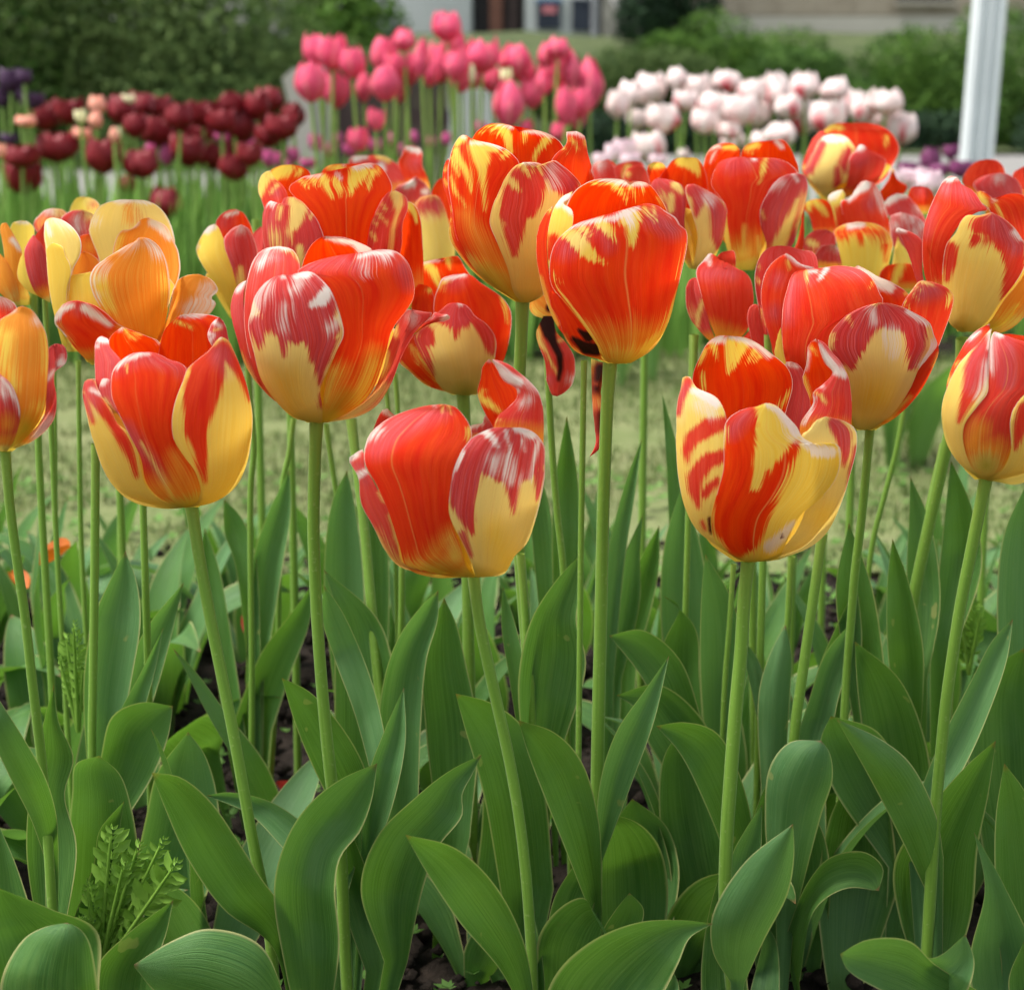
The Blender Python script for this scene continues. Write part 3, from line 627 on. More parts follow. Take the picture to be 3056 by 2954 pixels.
HERO['F3'] = flower('large pinkish-red tulip with yellow base and a tip curling right, front row', (685, 680), .90,
 '1750,700,850 1690,560,1000 1600,460,1160 1450,330,1330 1200,130,1500 900,30,1580 600,15,1650 400,100,1640 200,280,1500 100,500,1300', [
 ('b', 0, 'r', 0, '780,1740 700,1200 640,500 650,340 720,170 800,95 860,76|800,1740 1100,1200 1250,600 1285,210 1180,140 1020,85 860,76', 'w 870,88,10 1000,115,22 1120,130,22 1200,200,55 1250,190,30', {}),
 ('f', -60, 'r', .7, '720,1740 330,1480 150,1250 70,1000 8,750 30,600 80,510 155,470|740,1740 300,1400 190,1100 140,800 130,600 155,470', 'w 70,560,20 140,490,14;y 95,1120,6 240,1420,20 480,1640,26;n 120,1150,80 170,1000,50', {}),
 ('f', -30, 'r', .5, '700,1740 300,1450 170,1100 130,800 160,450 220,280 310,190 440,165|760,1740 600,1300 600,700 635,370 612,265 555,190 440,165', 'w 330,190,10 440,168,18 540,188,16;y 480,190,8 550,205,12;y 560,215,10 620,300,6;m 300,280,90 450,260,60;W 350,250,12 280,330,8', {}),
 ('f', -20, 'r', .55, '860,1742 1020,1660 1250,1510 1360,1300 1420,1080 1475,930 1520,810 1600,727|870,1745 1150,1690 1320,1590 1450,1390 1550,1130 1650,960 1720,880 1800,800 1822,762 1750,755 1600,727', 'y 1475,900,34 1495,980,8;y 1405,1120,26 1395,1230,26 1370,1330,8;Y 1050,1700,45 1250,1560,45 1390,1430,18;m 1600,790,70 1720,800,50;W 1640,800,10 1650,850,8', {}),
 ('n', 10, 'r', .3, '1640,965 1700,890 1760,840 1810,800 1835,762 1900,772 1950,775|1650,960 1750,885 1840,850 1920,838 1962,822 1975,800 1950,775', 'w 1950,800,26 1900,825,10;w 1790,775,30;m 1860,790,40', dict(bulge=30)),
 ('f', 0, 'r', .12, '830,1745 835,1600 870,1350 940,1150 1010,950 995,800 935,620 860,500 740,420 600,400 700,330 820,285 1000,247 1165,240|850,1745 1060,1655 1260,1490 1400,1120 1455,920 1600,720 1652,620 1645,450 1590,300 1500,215 1400,195 1300,200 1165,240', 'O 1000,1300,90 880,1560,80;Y 940,1300,50 870,1550,60;O 1300,1150,70 1150,1500,80;Y 1290,1230,30 1160,1530,60;m 700,370,60 1000,290,60 1150,350,60;m 1250,250,60 1450,240,60;w 1170,260,26 1260,225,20 1440,225,30;W 1200,300,20 1210,420,6;W 1400,250,30;m 1550,350,60 1600,500,40;g 900,1680,60 1050,1500,30', dict(big, u0=-.1)),
 ('f', 4, 'y', .9, '700,1740 560,1692 400,1535 280,1350 225,1150 172,900 180,780 230,620 320,490 400,440 480,418|830,1747 832,1600 812,1450 880,1280 965,1090 1022,960 1010,850 965,700 905,560 820,460 740,400 650,394 560,430 480,418', 'r 520,560,300 620,700,330 560,620,300;r 470,880,56 490,1150,8;r 250,880,80 270,1060,14;r 820,950,170 820,1150,85 810,1290,28 810,1400,8;r 835,1500,24 815,1600,6;w 600,440,30 700,410,40 640,470,12;w 880,560,46 830,640,60 740,690,30;W 340,500,18 280,640,30 220,760,22;W 640,480,20 560,560,10;W 980,830,12 900,900,8;y 1005,940,14 960,990,5;w 480,440,16;n 500,1400,200 560,1650,200;W 500,700,10 480,900,6', dict(big, vein=0, rough=1.6)),
 ], 606, '606,802 602,900 600,1010 604,1130 612,1260 622,1380 636,1510 650,1610', 27, .92)
HERO['F4'] = flower('low red tulip with a tall curled petal at its right, centre of the front row', (1010, 1060), .85,
 '1988,1060,1330 1950,800,1480 1880,540,1560 1700,390,1680 1500,290,1760 1200,185,1835 900,120,1850 700,230,1845 500,380,1820', [
 ('b', 0, 'r', .3, '1100,1980 500,1500 350,900 308,690 340,600 395,490 440,476|1150,1980 900,1400 700,800 620,520 510,540 440,476', 'w 405,495,24 480,540,14;m 350,650,60', {}),
 ('b', 0, 'r', 0, '1200,1980 1250,1400 1400,700 1310,520 1245,330 1275,200 1290,100 1350,33|1300,1980 1600,1400 1720,800 1640,420 1600,300 1480,200 1385,70 1350,33', 'y 1262,375,26 1340,430,28 1440,500,14;y 1260,290,6 1330,330,2;w 1350,45,12', {}),
 ('b', -70, 'r', .8, '1190,800 1165,690 1190,630 1290,605 1310,545 1330,512|1420,760 1392,650 1382,590 1345,540 1330,512', 'w 1190,645,10 1290,612,10;W 1320,540,12', dict(rough=2)),
 ('n', -40, 'r', .55, '1390,820 1390,640 1425,550 1540,450 1600,375 1590,300 1490,235 1425,140 1372,36|1834,900 1838,560 1822,420 1780,310 1650,180 1500,70 1372,36', 'w 1390,60,16 1450,130,36 1540,210,44 1620,240,40;w 1600,320,22;W 1700,230,16 1780,300,12;W 1700,400,14 1640,430,10;n 1770,620,60 1780,450,30;y 1400,590,8 1450,575,4', big),
 ('f', 0, 'r', .5, '1100,1985 560,1900 420,1750 310,1530 200,1320 178,1100 130,1010 90,930 150,880 215,842|1150,1985 700,1910 570,1850 530,1680 470,1450 380,1250 285,1080 240,1000 232,900 215,842', 'w 100,930,22 170,885,22;w 180,1075,26 245,1040,20;m 180,1000,80 260,1150,50;Y 340,1620,10 470,1830,36 640,1930,46;y 455,1440,12 490,1520,16 515,1640,16 545,1720,8;y 360,1230,6 400,1310,6', {}),
 ('f', 0, 'r', .15, '1190,1990 820,1985 610,1900 545,1700 445,1400 335,1150 240,980 232,850 290,700 400,600 550,520 750,460 880,442 960,440|1225,1990 1150,1900 1090,1700 1030,1550 1005,1400 1030,1150 1060,1000 1130,850 1192,740 1180,640 1125,545 1055,470 960,440', 'm 330,800,130 500,640,130 750,560,90 950,520,50;O 820,1850,70 1000,1600,50;Y 1050,1800,60 1000,1650,20;Y 620,1880,40 900,1950,60;y 1172,660,22 1158,770,6;W 300,720,14 360,660,14;y 985,455,6 1000,520,2;y 930,455,5 935,510,2;w 860,450,12;g 850,1930,50 1050,1950,40', dict(big, u0=-.42, vein=.8)),
 ('f', 8, 'y', .95, '1230,1990 1190,1860 1100,1660 1010,1480 988,1380 1010,1150 1040,1000 1110,845 1200,740 1300,680 1400,650 1560,648|1300,1988 1480,1960 1580,1800 1690,1680 1780,1420 1840,1150 1852,950 1842,810 1795,735 1745,690 1650,652 1560,648', 'r 1350,820,250 1550,850,290 1700,850,200;r 1130,1080,140 1110,1300,105 1165,1480,52 1200,1590,12;r 1110,1600,20 1185,1790,6;r 1560,1100,70 1570,1330,26 1575,1420,6;r 1810,1060,50 1800,1280,12;m 1500,950,300 1560,1300,80;w 1320,690,34 1380,740,34 1425,820,8;w 1500,680,10 1530,820,8 1550,950,5;w 1800,740,18 1765,880,14 1710,1120,6;w 1580,655,20 1740,710,44;W 1500,960,60 1560,1100,40;W 1400,940,16 1420,1050,10;w 1110,880,16 1050,1010,16;w 1650,760,12 1660,860,6;n 1400,1600,160 1500,1850,150', dict(big, vein=.3, rough=1.8)),
 ], 905, '906,1100 916,1180 932,1260 952,1350 972,1440 990,1540 1003,1640 1012,1740 1018,1840 1020,1940', 25, .87)
HERO['F5'] = flower('tall red tulip streaked with bright yellow, rising highest in the centre', (1250, 340), 1.0,
 '1690,870,1000 1600,700,1120 1450,520,1230 1200,330,1330 1000,265,1380 700,225,1450 400,235,1540 200,330,1520 100,480,1300', [
 ('b', 0, 'r', 0, '930,1680 600,1200 450,600 480,220 560,130 650,86 760,88 850,120 895,165|940,1680 1200,1200 1350,600 1292,290 1200,200 1080,152 980,146 895,165', 'y 640,110,26 685,190,5;y 730,105,44 800,220,36 830,360,18;y 955,175,26 940,260,5;y 1150,225,36 1070,320,24 1025,430,18;y 555,150,14 568,190,4;w 700,95,8 840,120,10;w 950,155,12 1080,165,16 1180,205,12', dict(vein=.2)),
 ('f', -90, 'r', .1, '960,1680 1150,1200 1175,700 1200,400 1320,270 1330,210 1310,170 1410,156|980,1680 1400,1300 1560,700 1572,570 1512,350 1502,250 1480,190 1410,156', 'w 1325,175,12 1420,168,18 1485,210,14;y 1490,240,14 1495,290,6;y 1360,225,16 1395,260,10 1425,325,3;y 1290,300,14 1320,340,4;w 1555,520,10', {}),
 ('f', -40, 'r', .1, '900,1685 560,1480 380,1290 270,1100 285,870 220,640 212,560 240,430 265,395|905,1685 600,1400 400,1000 300,700 290,500 265,395', 'y 270,1030,14 290,1180,16 420,1360,16 620,1540,18 780,1630,14;y 230,600,8 260,640,8;y 240,860,20 280,850,14;y 250,930,18 285,960,8;y 235,500,10 270,480,8', {}),
 ('f', 0, 'r', .05, '880,1685 600,1500 430,1290 330,1080 300,870 262,620 265,450 315,280 375,198 425,190 437,262|930,1690 860,1500 800,1300 720,1050 680,900 720,750 800,580 900,450 825,350 745,300 580,252 500,252 437,262', 'y 345,250,40 400,215,30;y 330,330,34 360,420,34 430,520,28 470,690,8;y 290,390,20 330,480,14 365,560,4;y 520,290,74 560,400,78 570,520,40 580,700,18 590,860,5;y 610,300,50 690,315,30;y 275,560,10 320,680,10 420,830,4;y 790,345,24 740,395,8;w 400,205,20;w 470,262,14 620,262,14 730,298,12;O 420,900,30 640,1300,120 760,1450,160;Y 480,1350,60 700,1520,110;x 560,900,60;g 600,1450,70 780,1620,90', dict(big, vein=.7, u0=-.05)),
 ('f', 6, 'y', .45, '920,1690 850,1600 800,1400 700,1150 635,980 655,850 715,700 785,560 860,470 940,435|1000,1690 1115,1625 1300,1300 1400,900 1462,660 1385,550 1280,460 1202,415 1152,462 1050,436 940,435', 'r 900,560,70 870,720,115 850,900,115 850,1080,75 855,1260,18;r 1040,560,110 1010,780,90 1000,880,50;r 1220,520,90 1330,640,90 1230,640,40;m 1230,560,130 1350,620,90;y 1155,600,14 1140,760,20 1100,900,20;y 960,440,10 940,490,24 985,560,4;y 1020,470,10 1025,520,3;y 1070,460,18 1105,540,3;y 800,580,34 860,640,30 910,690,6;y 700,760,16 740,820,6;y 670,900,22 760,990,5;W 1180,480,12 1220,640,20;w 940,440,10 1050,442,8', dict(big, vein=0)),
 ], 998, '1000,573 998,640 994,720 990,820 988,920 992,1030 1000,1140 1010,1260 1020,1380', 26, 1.02)
HERO['F6'] = flower('bright red tulip with yellow-flamed rim and a dark patch low on its left', (1550, 500), .92,
 '1762,780,960 1700,640,1100 1620,500,1160 1500,390,1290 1200,260,1400 900,165,1470 600,150,1510 400,200,1450 200,380,1300 110,560,1150', [
 ('b', 0, 'r', 0, '880,1750 500,1200 380,600 420,350 480,230 560,160 680,106 820,98 930,112 992,160|920,1750 1200,1200 1400,700 1330,400 1262,270 1172,160 1100,126 1040,130 992,160', 'y 660,120,18 740,160,3;y 780,130,14 860,150,30 920,220,24 955,310,4;y 1000,170,30 1020,180,14 1045,300,4;w 720,104,10 850,116,24 960,140,28;w 1020,148,24 1120,140,28;y 1110,190,14 1105,220,3;y 1240,260,6 1320,380,4', dict(vein=.1)),
 ('f', -60, 'r', .0, '860,1750 400,1500 240,1200 168,900 152,650 180,520 240,400 300,346|880,1750 500,1500 350,1200 260,900 250,650 280,450 300,346', 'y 285,365,24 265,395,6;y 185,980,8 270,1260,14 340,1400,12', {}),
 ('f', -10, 'y', .0, '262,900 250,650 280,450 340,310 400,252 478,212|330,800 400,640 475,520 470,380 400,325 460,270 478,212', 'w 350,320,40 440,250,26;w 420,345,34 465,400,24;r 300,640,40 270,800,30;r 430,300,14 465,270,4', dict(vein=0)),
 ('f', -20, 'r', .0, '860,1752 650,1702 500,1645 400,1510 350,1350 290,1250 270,1100 350,1140|870,1752 745,1715 700,1600 570,1400 420,1210 350,1140', 'k 480,1530,8 600,1620,46 690,1630,46;k 535,1460,6 620,1520,36;y 400,1500,6 450,1600,8 580,1690,8;r 480,1440,10 640,1620,8', dict(vein=0)),
 ('f', 0, 'r', .12, '870,1760 775,1735 700,1600 560,1400 400,1200 290,1060 268,900 290,750 340,650 450,545 500,512 620,468 740,452 855,448|1000,1752 1200,1622 1330,1400 1400,1150 1462,900 1506,660 1492,560 1442,520 1402,450 1312,395 1252,352 1150,324 1060,345 960,395 855,448', 'y 395,590,30 470,610,60 560,700,62 650,790,50 765,865,8;y 560,540,34 645,605,4;y 740,500,60 800,560,44 860,670,6;y 960,460,70 1010,440,80 1010,560,54 985,710,8;y 1120,360,14 1175,430,4;y 1200,350,14 1228,480,4;y 272,945,10 380,1040,3;y 305,1080,12 460,1215,4;y 370,1170,14 480,1290,18 600,1430,32 700,1600,44 760,1720,44;y 1495,680,6 1410,1000,5;y 1440,1050,10 1370,1260,22 1280,1480,34 1120,1640,50;O 800,1560,80 1150,1500,80;Y 820,1660,40 1000,1690,60;w 480,530,12 650,478,14 840,458,26;w 880,440,30 980,400,34 1060,365,16;W 980,450,30;w 1330,400,16 1420,470,12;m 420,720,90 560,620,60;m 700,560,50 800,700,40;m 1200,450,80 1380,560,60', dict(big, u0=.12, vein=.9)),
 ], 1166, '1168,692 1162,780 1158,880 1154,1000 1151,1130 1148,1260 1145,1390 1143,1500', 28, .94)
HERO['F7'] = flower('broad yellow tulip with bold red bars, open cup, right of centre in the front row', (1970, 1000), .88,
 '2035,680,860 1990,560,1060 1890,420,1300 1750,320,1440 1500,215,1640 1200,160,1730 900,148,1765 600,148,1725 300,230,1690 50,430,1500', [
 ('b', 0, 'r', 0, '750,2020 450,1300 330,700 290,420 310,300 360,180 440,55 530,5 620,8|780,2020 1000,1300 1120,720 1190,430 1150,300 1080,230 1000,170 880,80 760,22 620,8', 'y 470,80,34 500,150,16 520,225,4;y 640,60,50 640,180,44 620,330,8;y 740,70,60 700,170,44 650,300,10;y 385,150,34 350,260,14;y 375,350,16 390,480,14;y 1165,500,14 1070,650,18;y 850,140,20 770,260,4;y 900,180,14 840,240,3;w 440,50,20 545,35,40;w 630,18,14 760,45,24 880,95,28 975,185,26', dict(big, vein=.1)),
 ('b', -50, 'r', .75, '800,2020 1000,1300 1110,720 1180,430 1140,300 1110,245 1180,240|850,2020 1250,1300 1345,620 1330,440 1282,320 1240,262 1180,240', 'w 1140,252,18 1230,280,14', {}),
 ('b', 20, 'r', 0, '900,2020 1150,1400 1345,620 1270,390 1300,300 1320,150 1330,90 1395,33|950,2020 1400,1500 1600,900 1560,340 1480,260 1440,170 1422,100 1395,33', 'y 1345,100,12 1400,170,4;y 1280,360,14 1345,560,6;w 1325,165,14 1308,300,12;w 1330,95,8', {}),
 ('n', -80, 'r', .55, '1270,1000 1255,800 1370,610 1372,515 1450,450 1545,340 1485,262 1435,150 1412,42|1710,1050 1714,800 1717,600 1692,400 1642,280 1530,140 1462,62 1412,42', 'w 1430,90,12 1490,200,34 1560,300,44 1640,350,36;w 1385,560,12 1340,700,16 1290,790,18;y 1380,512,10 1440,550,12 1485,605,4;n 1600,600,90 1560,800,80;w 1450,460,14', big),
 ('f', -30, 'y', .75, '860,2030 1080,1920 1250,1700 1330,1400 1300,1100 1262,900 1330,850 1400,762 1480,730|1060,2012 1350,1895 1500,1760 1640,1460 1702,1250 1765,1000 1752,850 1702,800 1600,755 1480,730', 'r 1560,790,50 1640,900,66 1660,1050,34 1640,1160,8;r 1750,1000,8 1710,1220,16 1685,1390,6;w 1735,830,14;O 1340,900,50;n 1450,1600,150', {}),
 ('f', 0, 'y', .35, '700,2012 520,1895 330,1745 225,1550 160,1250 143,900 148,650 185,470 210,372 270,376|745,2025 570,1890 470,1640 560,1400 590,1200 600,1000 590,720 532,590 480,540 392,502 325,470 270,376', 'r 580,790,50 430,830,72 290,920,58 240,1040,34 250,1140,8;r 570,1080,44 430,1130,64 310,1270,64 310,1380,56 340,1540,10;r 500,1310,26 400,1420,34;r 250,420,36 190,560,26 165,700,20;m 230,500,90 170,750,50;w 300,500,26 400,540,50 500,610,44;W 380,620,50 450,700,30;r 375,1680,10 400,1740,6;k 440,1640,3 452,1770,3;y 540,1180,8 440,1270,6;y 560,880,18 480,900,5', dict(big, vein=0)),
 ('f', 8, 'y', .0, '760,2032 620,1955 500,1860 455,1650 515,1400 565,1200 570,950 585,785 650,712 780,655 870,640 940,610|850,2032 1050,2002 1135,1850 1250,1622 1450,1450 1582,1270 1618,1080 1602,992 1550,965 1440,990 1350,960 1270,910 1232,830 1150,740 1060,650 1000,615 940,610', 'r 660,760,80 730,760,105 720,1000,125 690,1200,140 650,1450,150 640,1700,160 700,1900,90;r 800,680,50 840,800,20;r 1225,970,14 1190,1030,36 1080,1220,64 980,1400,80 880,1600,95 800,1850,80;r 820,1480,90 740,1750,120;r 960,1220,8 930,1360,24;y 940,660,46 960,900,92 900,1150,66 850,1330,14;w 960,630,16 1060,680,24 1160,790,48 1225,880,36;w 1290,950,26 1400,1040,56 1540,1050,50;W 1130,700,30 1200,900,30;w 1210,1680,26 1100,1790,44 980,1900,56;m 640,850,60 760,720,50;m 1260,930,30;k 1090,1800,8;o 1100,1800,30', dict(big, vein=.9, u0=.05)),
 ], 1432, '1432,1072 1424,1150 1418,1250 1408,1360 1399,1480 1391,1600 1388,1720 1394,1820 1402,1900', 30, .9)
HERO['F8'] = flower('red tulip with a broad pink and yellow front petal, just behind the yellow-barred one', (2250, 700), 1.0,
 '1758,920,1090 1700,860,1180 1600,780,1330 1400,520,1480 1100,300,1640 800,240,1730 600,260,1790 400,320,1740 290,560,1300', [
 ('b', 0, 'r', .1, '950,1740 900,1000 950,400 900,290 930,276|1000,1740 1300,1200 1400,800 1392,545 1252,440 1100,370 1000,310 930,276', 'w 940,292,18 1050,350,26 1150,430,62 1220,470,48;m 1290,480,40;y 1365,525,16', dict(lean=0)),
 ('f', -60, 'r', .2, '1000,1740 1300,1200 1325,640 1400,520 1480,420 1510,410|1050,1740 1500,1300 1655,1000 1785,620 1788,550 1732,480 1620,430 1510,410', 'y 1440,450,14 1490,500,3;y 1500,420,16 1600,450,5;y 1350,600,10 1400,680,3;y 1420,520,8 1460,580,3;y 1765,520,20 1750,590,18 1735,650,4;m 1500,500,90 1620,500,60', {}),
 ('f', -40, 'y', .1, '400,1400 190,1090 200,960 240,830|430,1400 290,1130 255,950 240,830', '', {}),
 ('f', 0, 'r', .2, '900,1740 600,1500 350,1300 275,1100 250,850 260,650 300,480 340,370 385,330 480,310|950,1740 800,1400 720,1100 870,700 1100,640 1165,600 1132,530 1082,420 1000,340 900,295 750,280 600,300 480,310', 'm 350,450,80 300,750,60;m 500,380,50;w 650,305,20 590,395,14;w 560,330,10 500,330,8;y 1065,430,6 1040,480,2;m 750,310,50 950,350,40;y 470,330,8 480,420,3', dict(big, u0=-.38, vein=.8)),
 ('f', 8, 'y', .7, '950,1750 905,1720 860,1500 850,1250 730,1100 670,1010 680,900 750,800 860,705 1000,640 1120,612|1060,1747 1120,1702 1300,1565 1460,1300 1560,1125 1642,985 1612,900 1582,800 1540,760 1450,710 1330,650 1200,615 1120,612', 'r 1000,760,130 880,900,160 830,1050,120 870,1180,30;r 1180,720,110 1350,760,90 1450,850,90 1460,1000,80 1420,1180,28;w 1380,690,20 1460,730,26 1550,800,16;W 1230,900,60 1250,1060,40;y 835,720,18 885,830,3;y 700,880,14 740,950,5;y 690,950,16 710,1020,4;w 1620,960,22 1590,1050,16 1480,1180,10;W 1050,680,10 1080,780,6;m 950,800,200 1350,760,180;n 1100,1450,250', dict(big, vein=.2)),
 ('f', 4, 'r', .1, '1055,1745 1250,1600 1400,1380 1480,1200 1600,1060 1652,985|1100,1740 1280,1630 1480,1420 1602,1200 1655,1060 1652,985', 'y 1200,1640,24 1400,1450,8;y 1600,1180,5 1650,1060,4', dict(grn=.3)),
 ], 1662, '1665,820 1658,900 1648,1000 1636,1100 1628,1200 1620,1300', 19, 1.02)
HERO['F9'] = flower('closed pinkish-red tulip with pale orange base at the right edge, front row', (2403, 900), .87,
 '1600,1520,1680 1540,1420,1950 1450,1360,2060 1300,1300,2180 1000,1225,2280 700,1260,2270 400,1390,2230 250,1580,2100', [
 ('b', 0, 'r', .2, '1600,1590 1600,900 1700,400 1760,300 1850,290|1650,1590 2000,1000 2200,600 2100,350 1850,290', '', {}),
 ('f', -60, 'r', .15, '1560,1580 1400,1200 1280,850 1265,750 1300,620 1380,460 1450,340 1550,250 1652,200|1570,1580 1450,1200 1350,800 1450,520 1580,400 1650,260 1652,200', 'y 1275,640,20 1290,740,14;w 1480,330,14 1560,270,10;m 1480,350,50;y 1340,570,6 1380,540,5', {}),
 ('f', 0, 'r', .4, '1580,1590 1480,1490 1412,1320 1420,1120 1540,930 1620,810 1635,600 1650,400 1690,270 1740,285|1640,1600 1760,1505 1842,1320 1880,1050 1920,880 2100,700 2150,500 2050,380 1930,350 1740,285', 'O 1560,1150,80 1500,1300,90 1700,1350,120;Y 1620,1480,120;m 1750,400,150 1800,700,100;w 1690,280,12 1750,300,22;W 1660,330,8 1650,600,10;g 1620,1470,80', dict(big, u0=-.3, vein=1)),
 ('f', 8, 'y', .35, '1560,1590 1400,1470 1275,1290 1222,1050 1230,900 1280,750 1350,600 1450,470 1560,370 1640,262 1672,240|1580,1590 1480,1460 1415,1250 1430,1100 1550,930 1635,815 1642,700 1642,500 1655,330 1672,240', 'r 1610,340,40 1570,480,80 1530,620,100 1490,760,75 1440,900,45 1375,1070,8;m 1550,500,150 1480,750,80;w 1660,270,20 1640,420,12;W 1625,560,10 1620,700,24 1540,850,12', dict(vein=0)),
 ('f', 12, 'y', .3, '1620,1602 1750,1525 1838,1360 1835,1060 1870,950 1950,850 2050,780|1700,1612 1900,1637 2150,1500 2282,1200 2280,950 2200,800 2050,780', 'r 1960,960,50 1930,1120,56 1900,1250,24 1885,1320,6;R 2100,950,100', dict(vein=0)),
 ], 1886, '1888,912 1872,990 1856,1070 1840,1150 1824,1250 1810,1350 1800,1450 1790,1560', 27, .9)
HERO['F10'] = flower('red tulip with a large yellow-based front petal, upper right edge', (2403, 500), 1.06,
 '1475,1360,1560 1420,1300,1720 1330,1275,1850 1200,1250,1960 900,1180,2100 600,1060,2150 300,1090,2150 100,1150,1700', [
 ('b', 0, 'r', .2, '1450,1470 1600,1200 1700,700 1650,380 1560,300 1540,215 1600,215|1500,1470 1900,1200 2100,700 2050,400 1960,250 1800,240 1720,290 1600,215', 'y 1560,240,24 1600,300,34 1630,370,14;y 1700,300,8 1760,420,7 1790,475,3;w 1690,290,16', {}),
 ('f', -60, 'r', .55, '1380,1470 1100,1200 1000,1020 950,850 900,720 850,610 800,580 830,536|1400,1470 1150,1200 1060,1000 1050,800 1050,660 970,590 900,560 830,536', 'w 830,555,26 890,565,18;n 1010,900,60 1020,700,30;m 920,640,50', {}),
 ('f', -30, 'r', .2, '1400,1470 1200,1250 1080,1000 1050,800 1060,550 1110,380 1180,220 1240,120 1300,76 1370,90|1450,1470 1250,1100 1235,850 1280,680 1400,500 1550,400 1640,382 1590,330 1500,205 1400,150 1370,90', 'w 1270,105,22 1370,88,20;m 1250,180,70 1400,200,80 1560,330,50;Y 1180,1100,40;m 1140,350,30 1090,600,20', dict(big, u0=-.35, vein=.7)),
 ('f', 6, 'y', .35, '1400,1475 1300,1405 1265,1250 1230,1050 1235,850 1270,680 1350,580 1400,480 1450,430 1550,430 1670,402|1520,1472 1625,1385 1750,1200 1880,1040 1960,900 2000,720 1950,650 1880,550 1780,460 1670,402', 'r 1560,520,70 1700,520,110 1850,700,110 1880,880,80 1830,1020,50 1770,1180,14;r 1530,640,40 1500,700,10;r 1310,720,44 1290,850,56 1270,1000,16;y 1420,470,22 1390,560,26 1400,700,24 1420,850,24;m 1700,480,110 1900,700,100;w 1870,580,20 1920,640,14;R 1650,640,60;g 1430,1440,70', dict(big, vein=0)),
 ('f', 10, 'o', .0, '1520,1475 1650,1385 1780,1190 1900,1040 2000,900|1560,1475 1750,1482 1900,1402 2050,1200 2100,1000 2000,900', 'Y 1650,1440,40 1850,1350,50;y 1680,1430,8 1900,1230,10;g 1640,1440,60', dict(vein=0)),
 ], 1830, '1843,648 1838,720 1824,800 1806,880 1786,970 1766,1060 1748,1150 1738,1240', 27, 1.08)
HERO['F11'] = flower('tall red tulip with folded pink right petal, behind and right of the flamed one', (1900, 340), 1.22,
 '1400,900,1090 1300,830,1180 1200,780,1300 900,700,1480 600,600,1530 400,590,1460 250,700,1380', [
 ('b', 0, 'r', .1, '950,1380 700,1000 570,600 600,450 640,330 700,280 800,260 870,270 927,320|960,1380 950,800 940,450 932,380 927,320', 'y 780,300,16 880,300,24;w 650,310,18 740,290,16;w 690,350,10 660,430,6', {}),
 ('b', 0, 'r', .0, '980,1380 960,800 940,340 980,280 1060,250 1200,245|1000,1380 1350,900 1452,520 1420,400 1370,290 1300,230 1200,245', 'y 980,310,20 1080,280,26;y 1000,330,10 1040,350,4;w 1250,245,16 1300,300,12', {}),
 ('f', -20, 'r', .2, '1100,1400 1400,1220 1470,1000 1480,900 1500,860|1110,1400 1482,1220 1500,1100 1502,1000 1500,860', '', {}),
 ('f', 0, 'r', .2, '930,1400 860,1250 815,1000 795,820 675,650 680,550 740,440 850,395 960,390|1060,1400 1120,1200 1130,900 1200,720 1310,570 1440,535 1372,450 1280,410 1150,395 1060,402 960,390', 'y 1155,410,16 1130,500,24 1095,610,6;w 1050,402,20;Y 940,1250,60;y 970,1000,10 950,1250,20;y 1090,1100,8 1100,1250,20;m 850,440,90 1000,430,60;m 1250,440,60', dict(big, u0=.05, vein=.6)),
 ('f', 8, 'r', .85, '1040,1400 1160,1200 1112,1000 1108,850 1180,700 1260,590 1350,545 1440,532|1060,1400 1380,1200 1455,1000 1522,750 1532,620 1502,552 1440,532', 'y 1440,770,18 1400,900,30 1330,1050,46 1270,1180,56;y 1110,870,8 1150,940,4;w 1400,535,12 1440,600,12;W 1230,650,14 1300,620,10;Y 1500,750,6 1440,1000,8', {}),
 ], 1424, '1432,560 1440,640', 18)
HERO['F11b'] = flower('red and yellow streaked tulip with a white curled petal, left of the tall folded one', (1900, 340), 1.18,
 '1390,470,570 1300,400,700 1150,330,780 900,200,810 600,110,700 400,200,600', [
 ('b', 0, 'r', .1, '480,1380 250,900 200,600 280,470 350,400 450,390|520,1380 600,900 640,650 585,450 540,400 450,390', 'y 400,420,50 500,440,60 545,520,24 550,560,5', {}),
 ('b', -20, 'r', .1, '470,1380 300,1000 112,600 100,470 150,430|480,1380 300,900 272,500 230,442 150,430', 'y 140,460,30 240,460,24', {}),
 ('f', -30, 'r', .7, '490,1390 300,1100 200,900 130,700 150,600 200,576|510,1390 430,1000 440,750 400,640 320,602 200,576', 'y 350,640,40 400,690,24;y 310,740,30 310,860,24;Y 220,760,20', {}),
 ('f', 0, 'y', .7, '500,1390 545,1100 485,850 440,720 450,640 520,630|560,1395 660,1300 765,1150 802,950 802,830 735,750 640,690 520,630', 'r 490,670,56 560,720,60 535,900,14;r 640,720,30 700,800,50 740,900,75 720,1080,45 735,1220,12;m 560,680,90 750,950,60;W 650,760,40', {}),
 ('n', 40, 'r', .4, '560,1150 440,1030 385,910 392,866|555,1150 545,1010 505,920 392,866', 'w 400,880,20 480,970,34 510,990,16', {}),
 ], 1325, '1328,640 1325,740', 18)
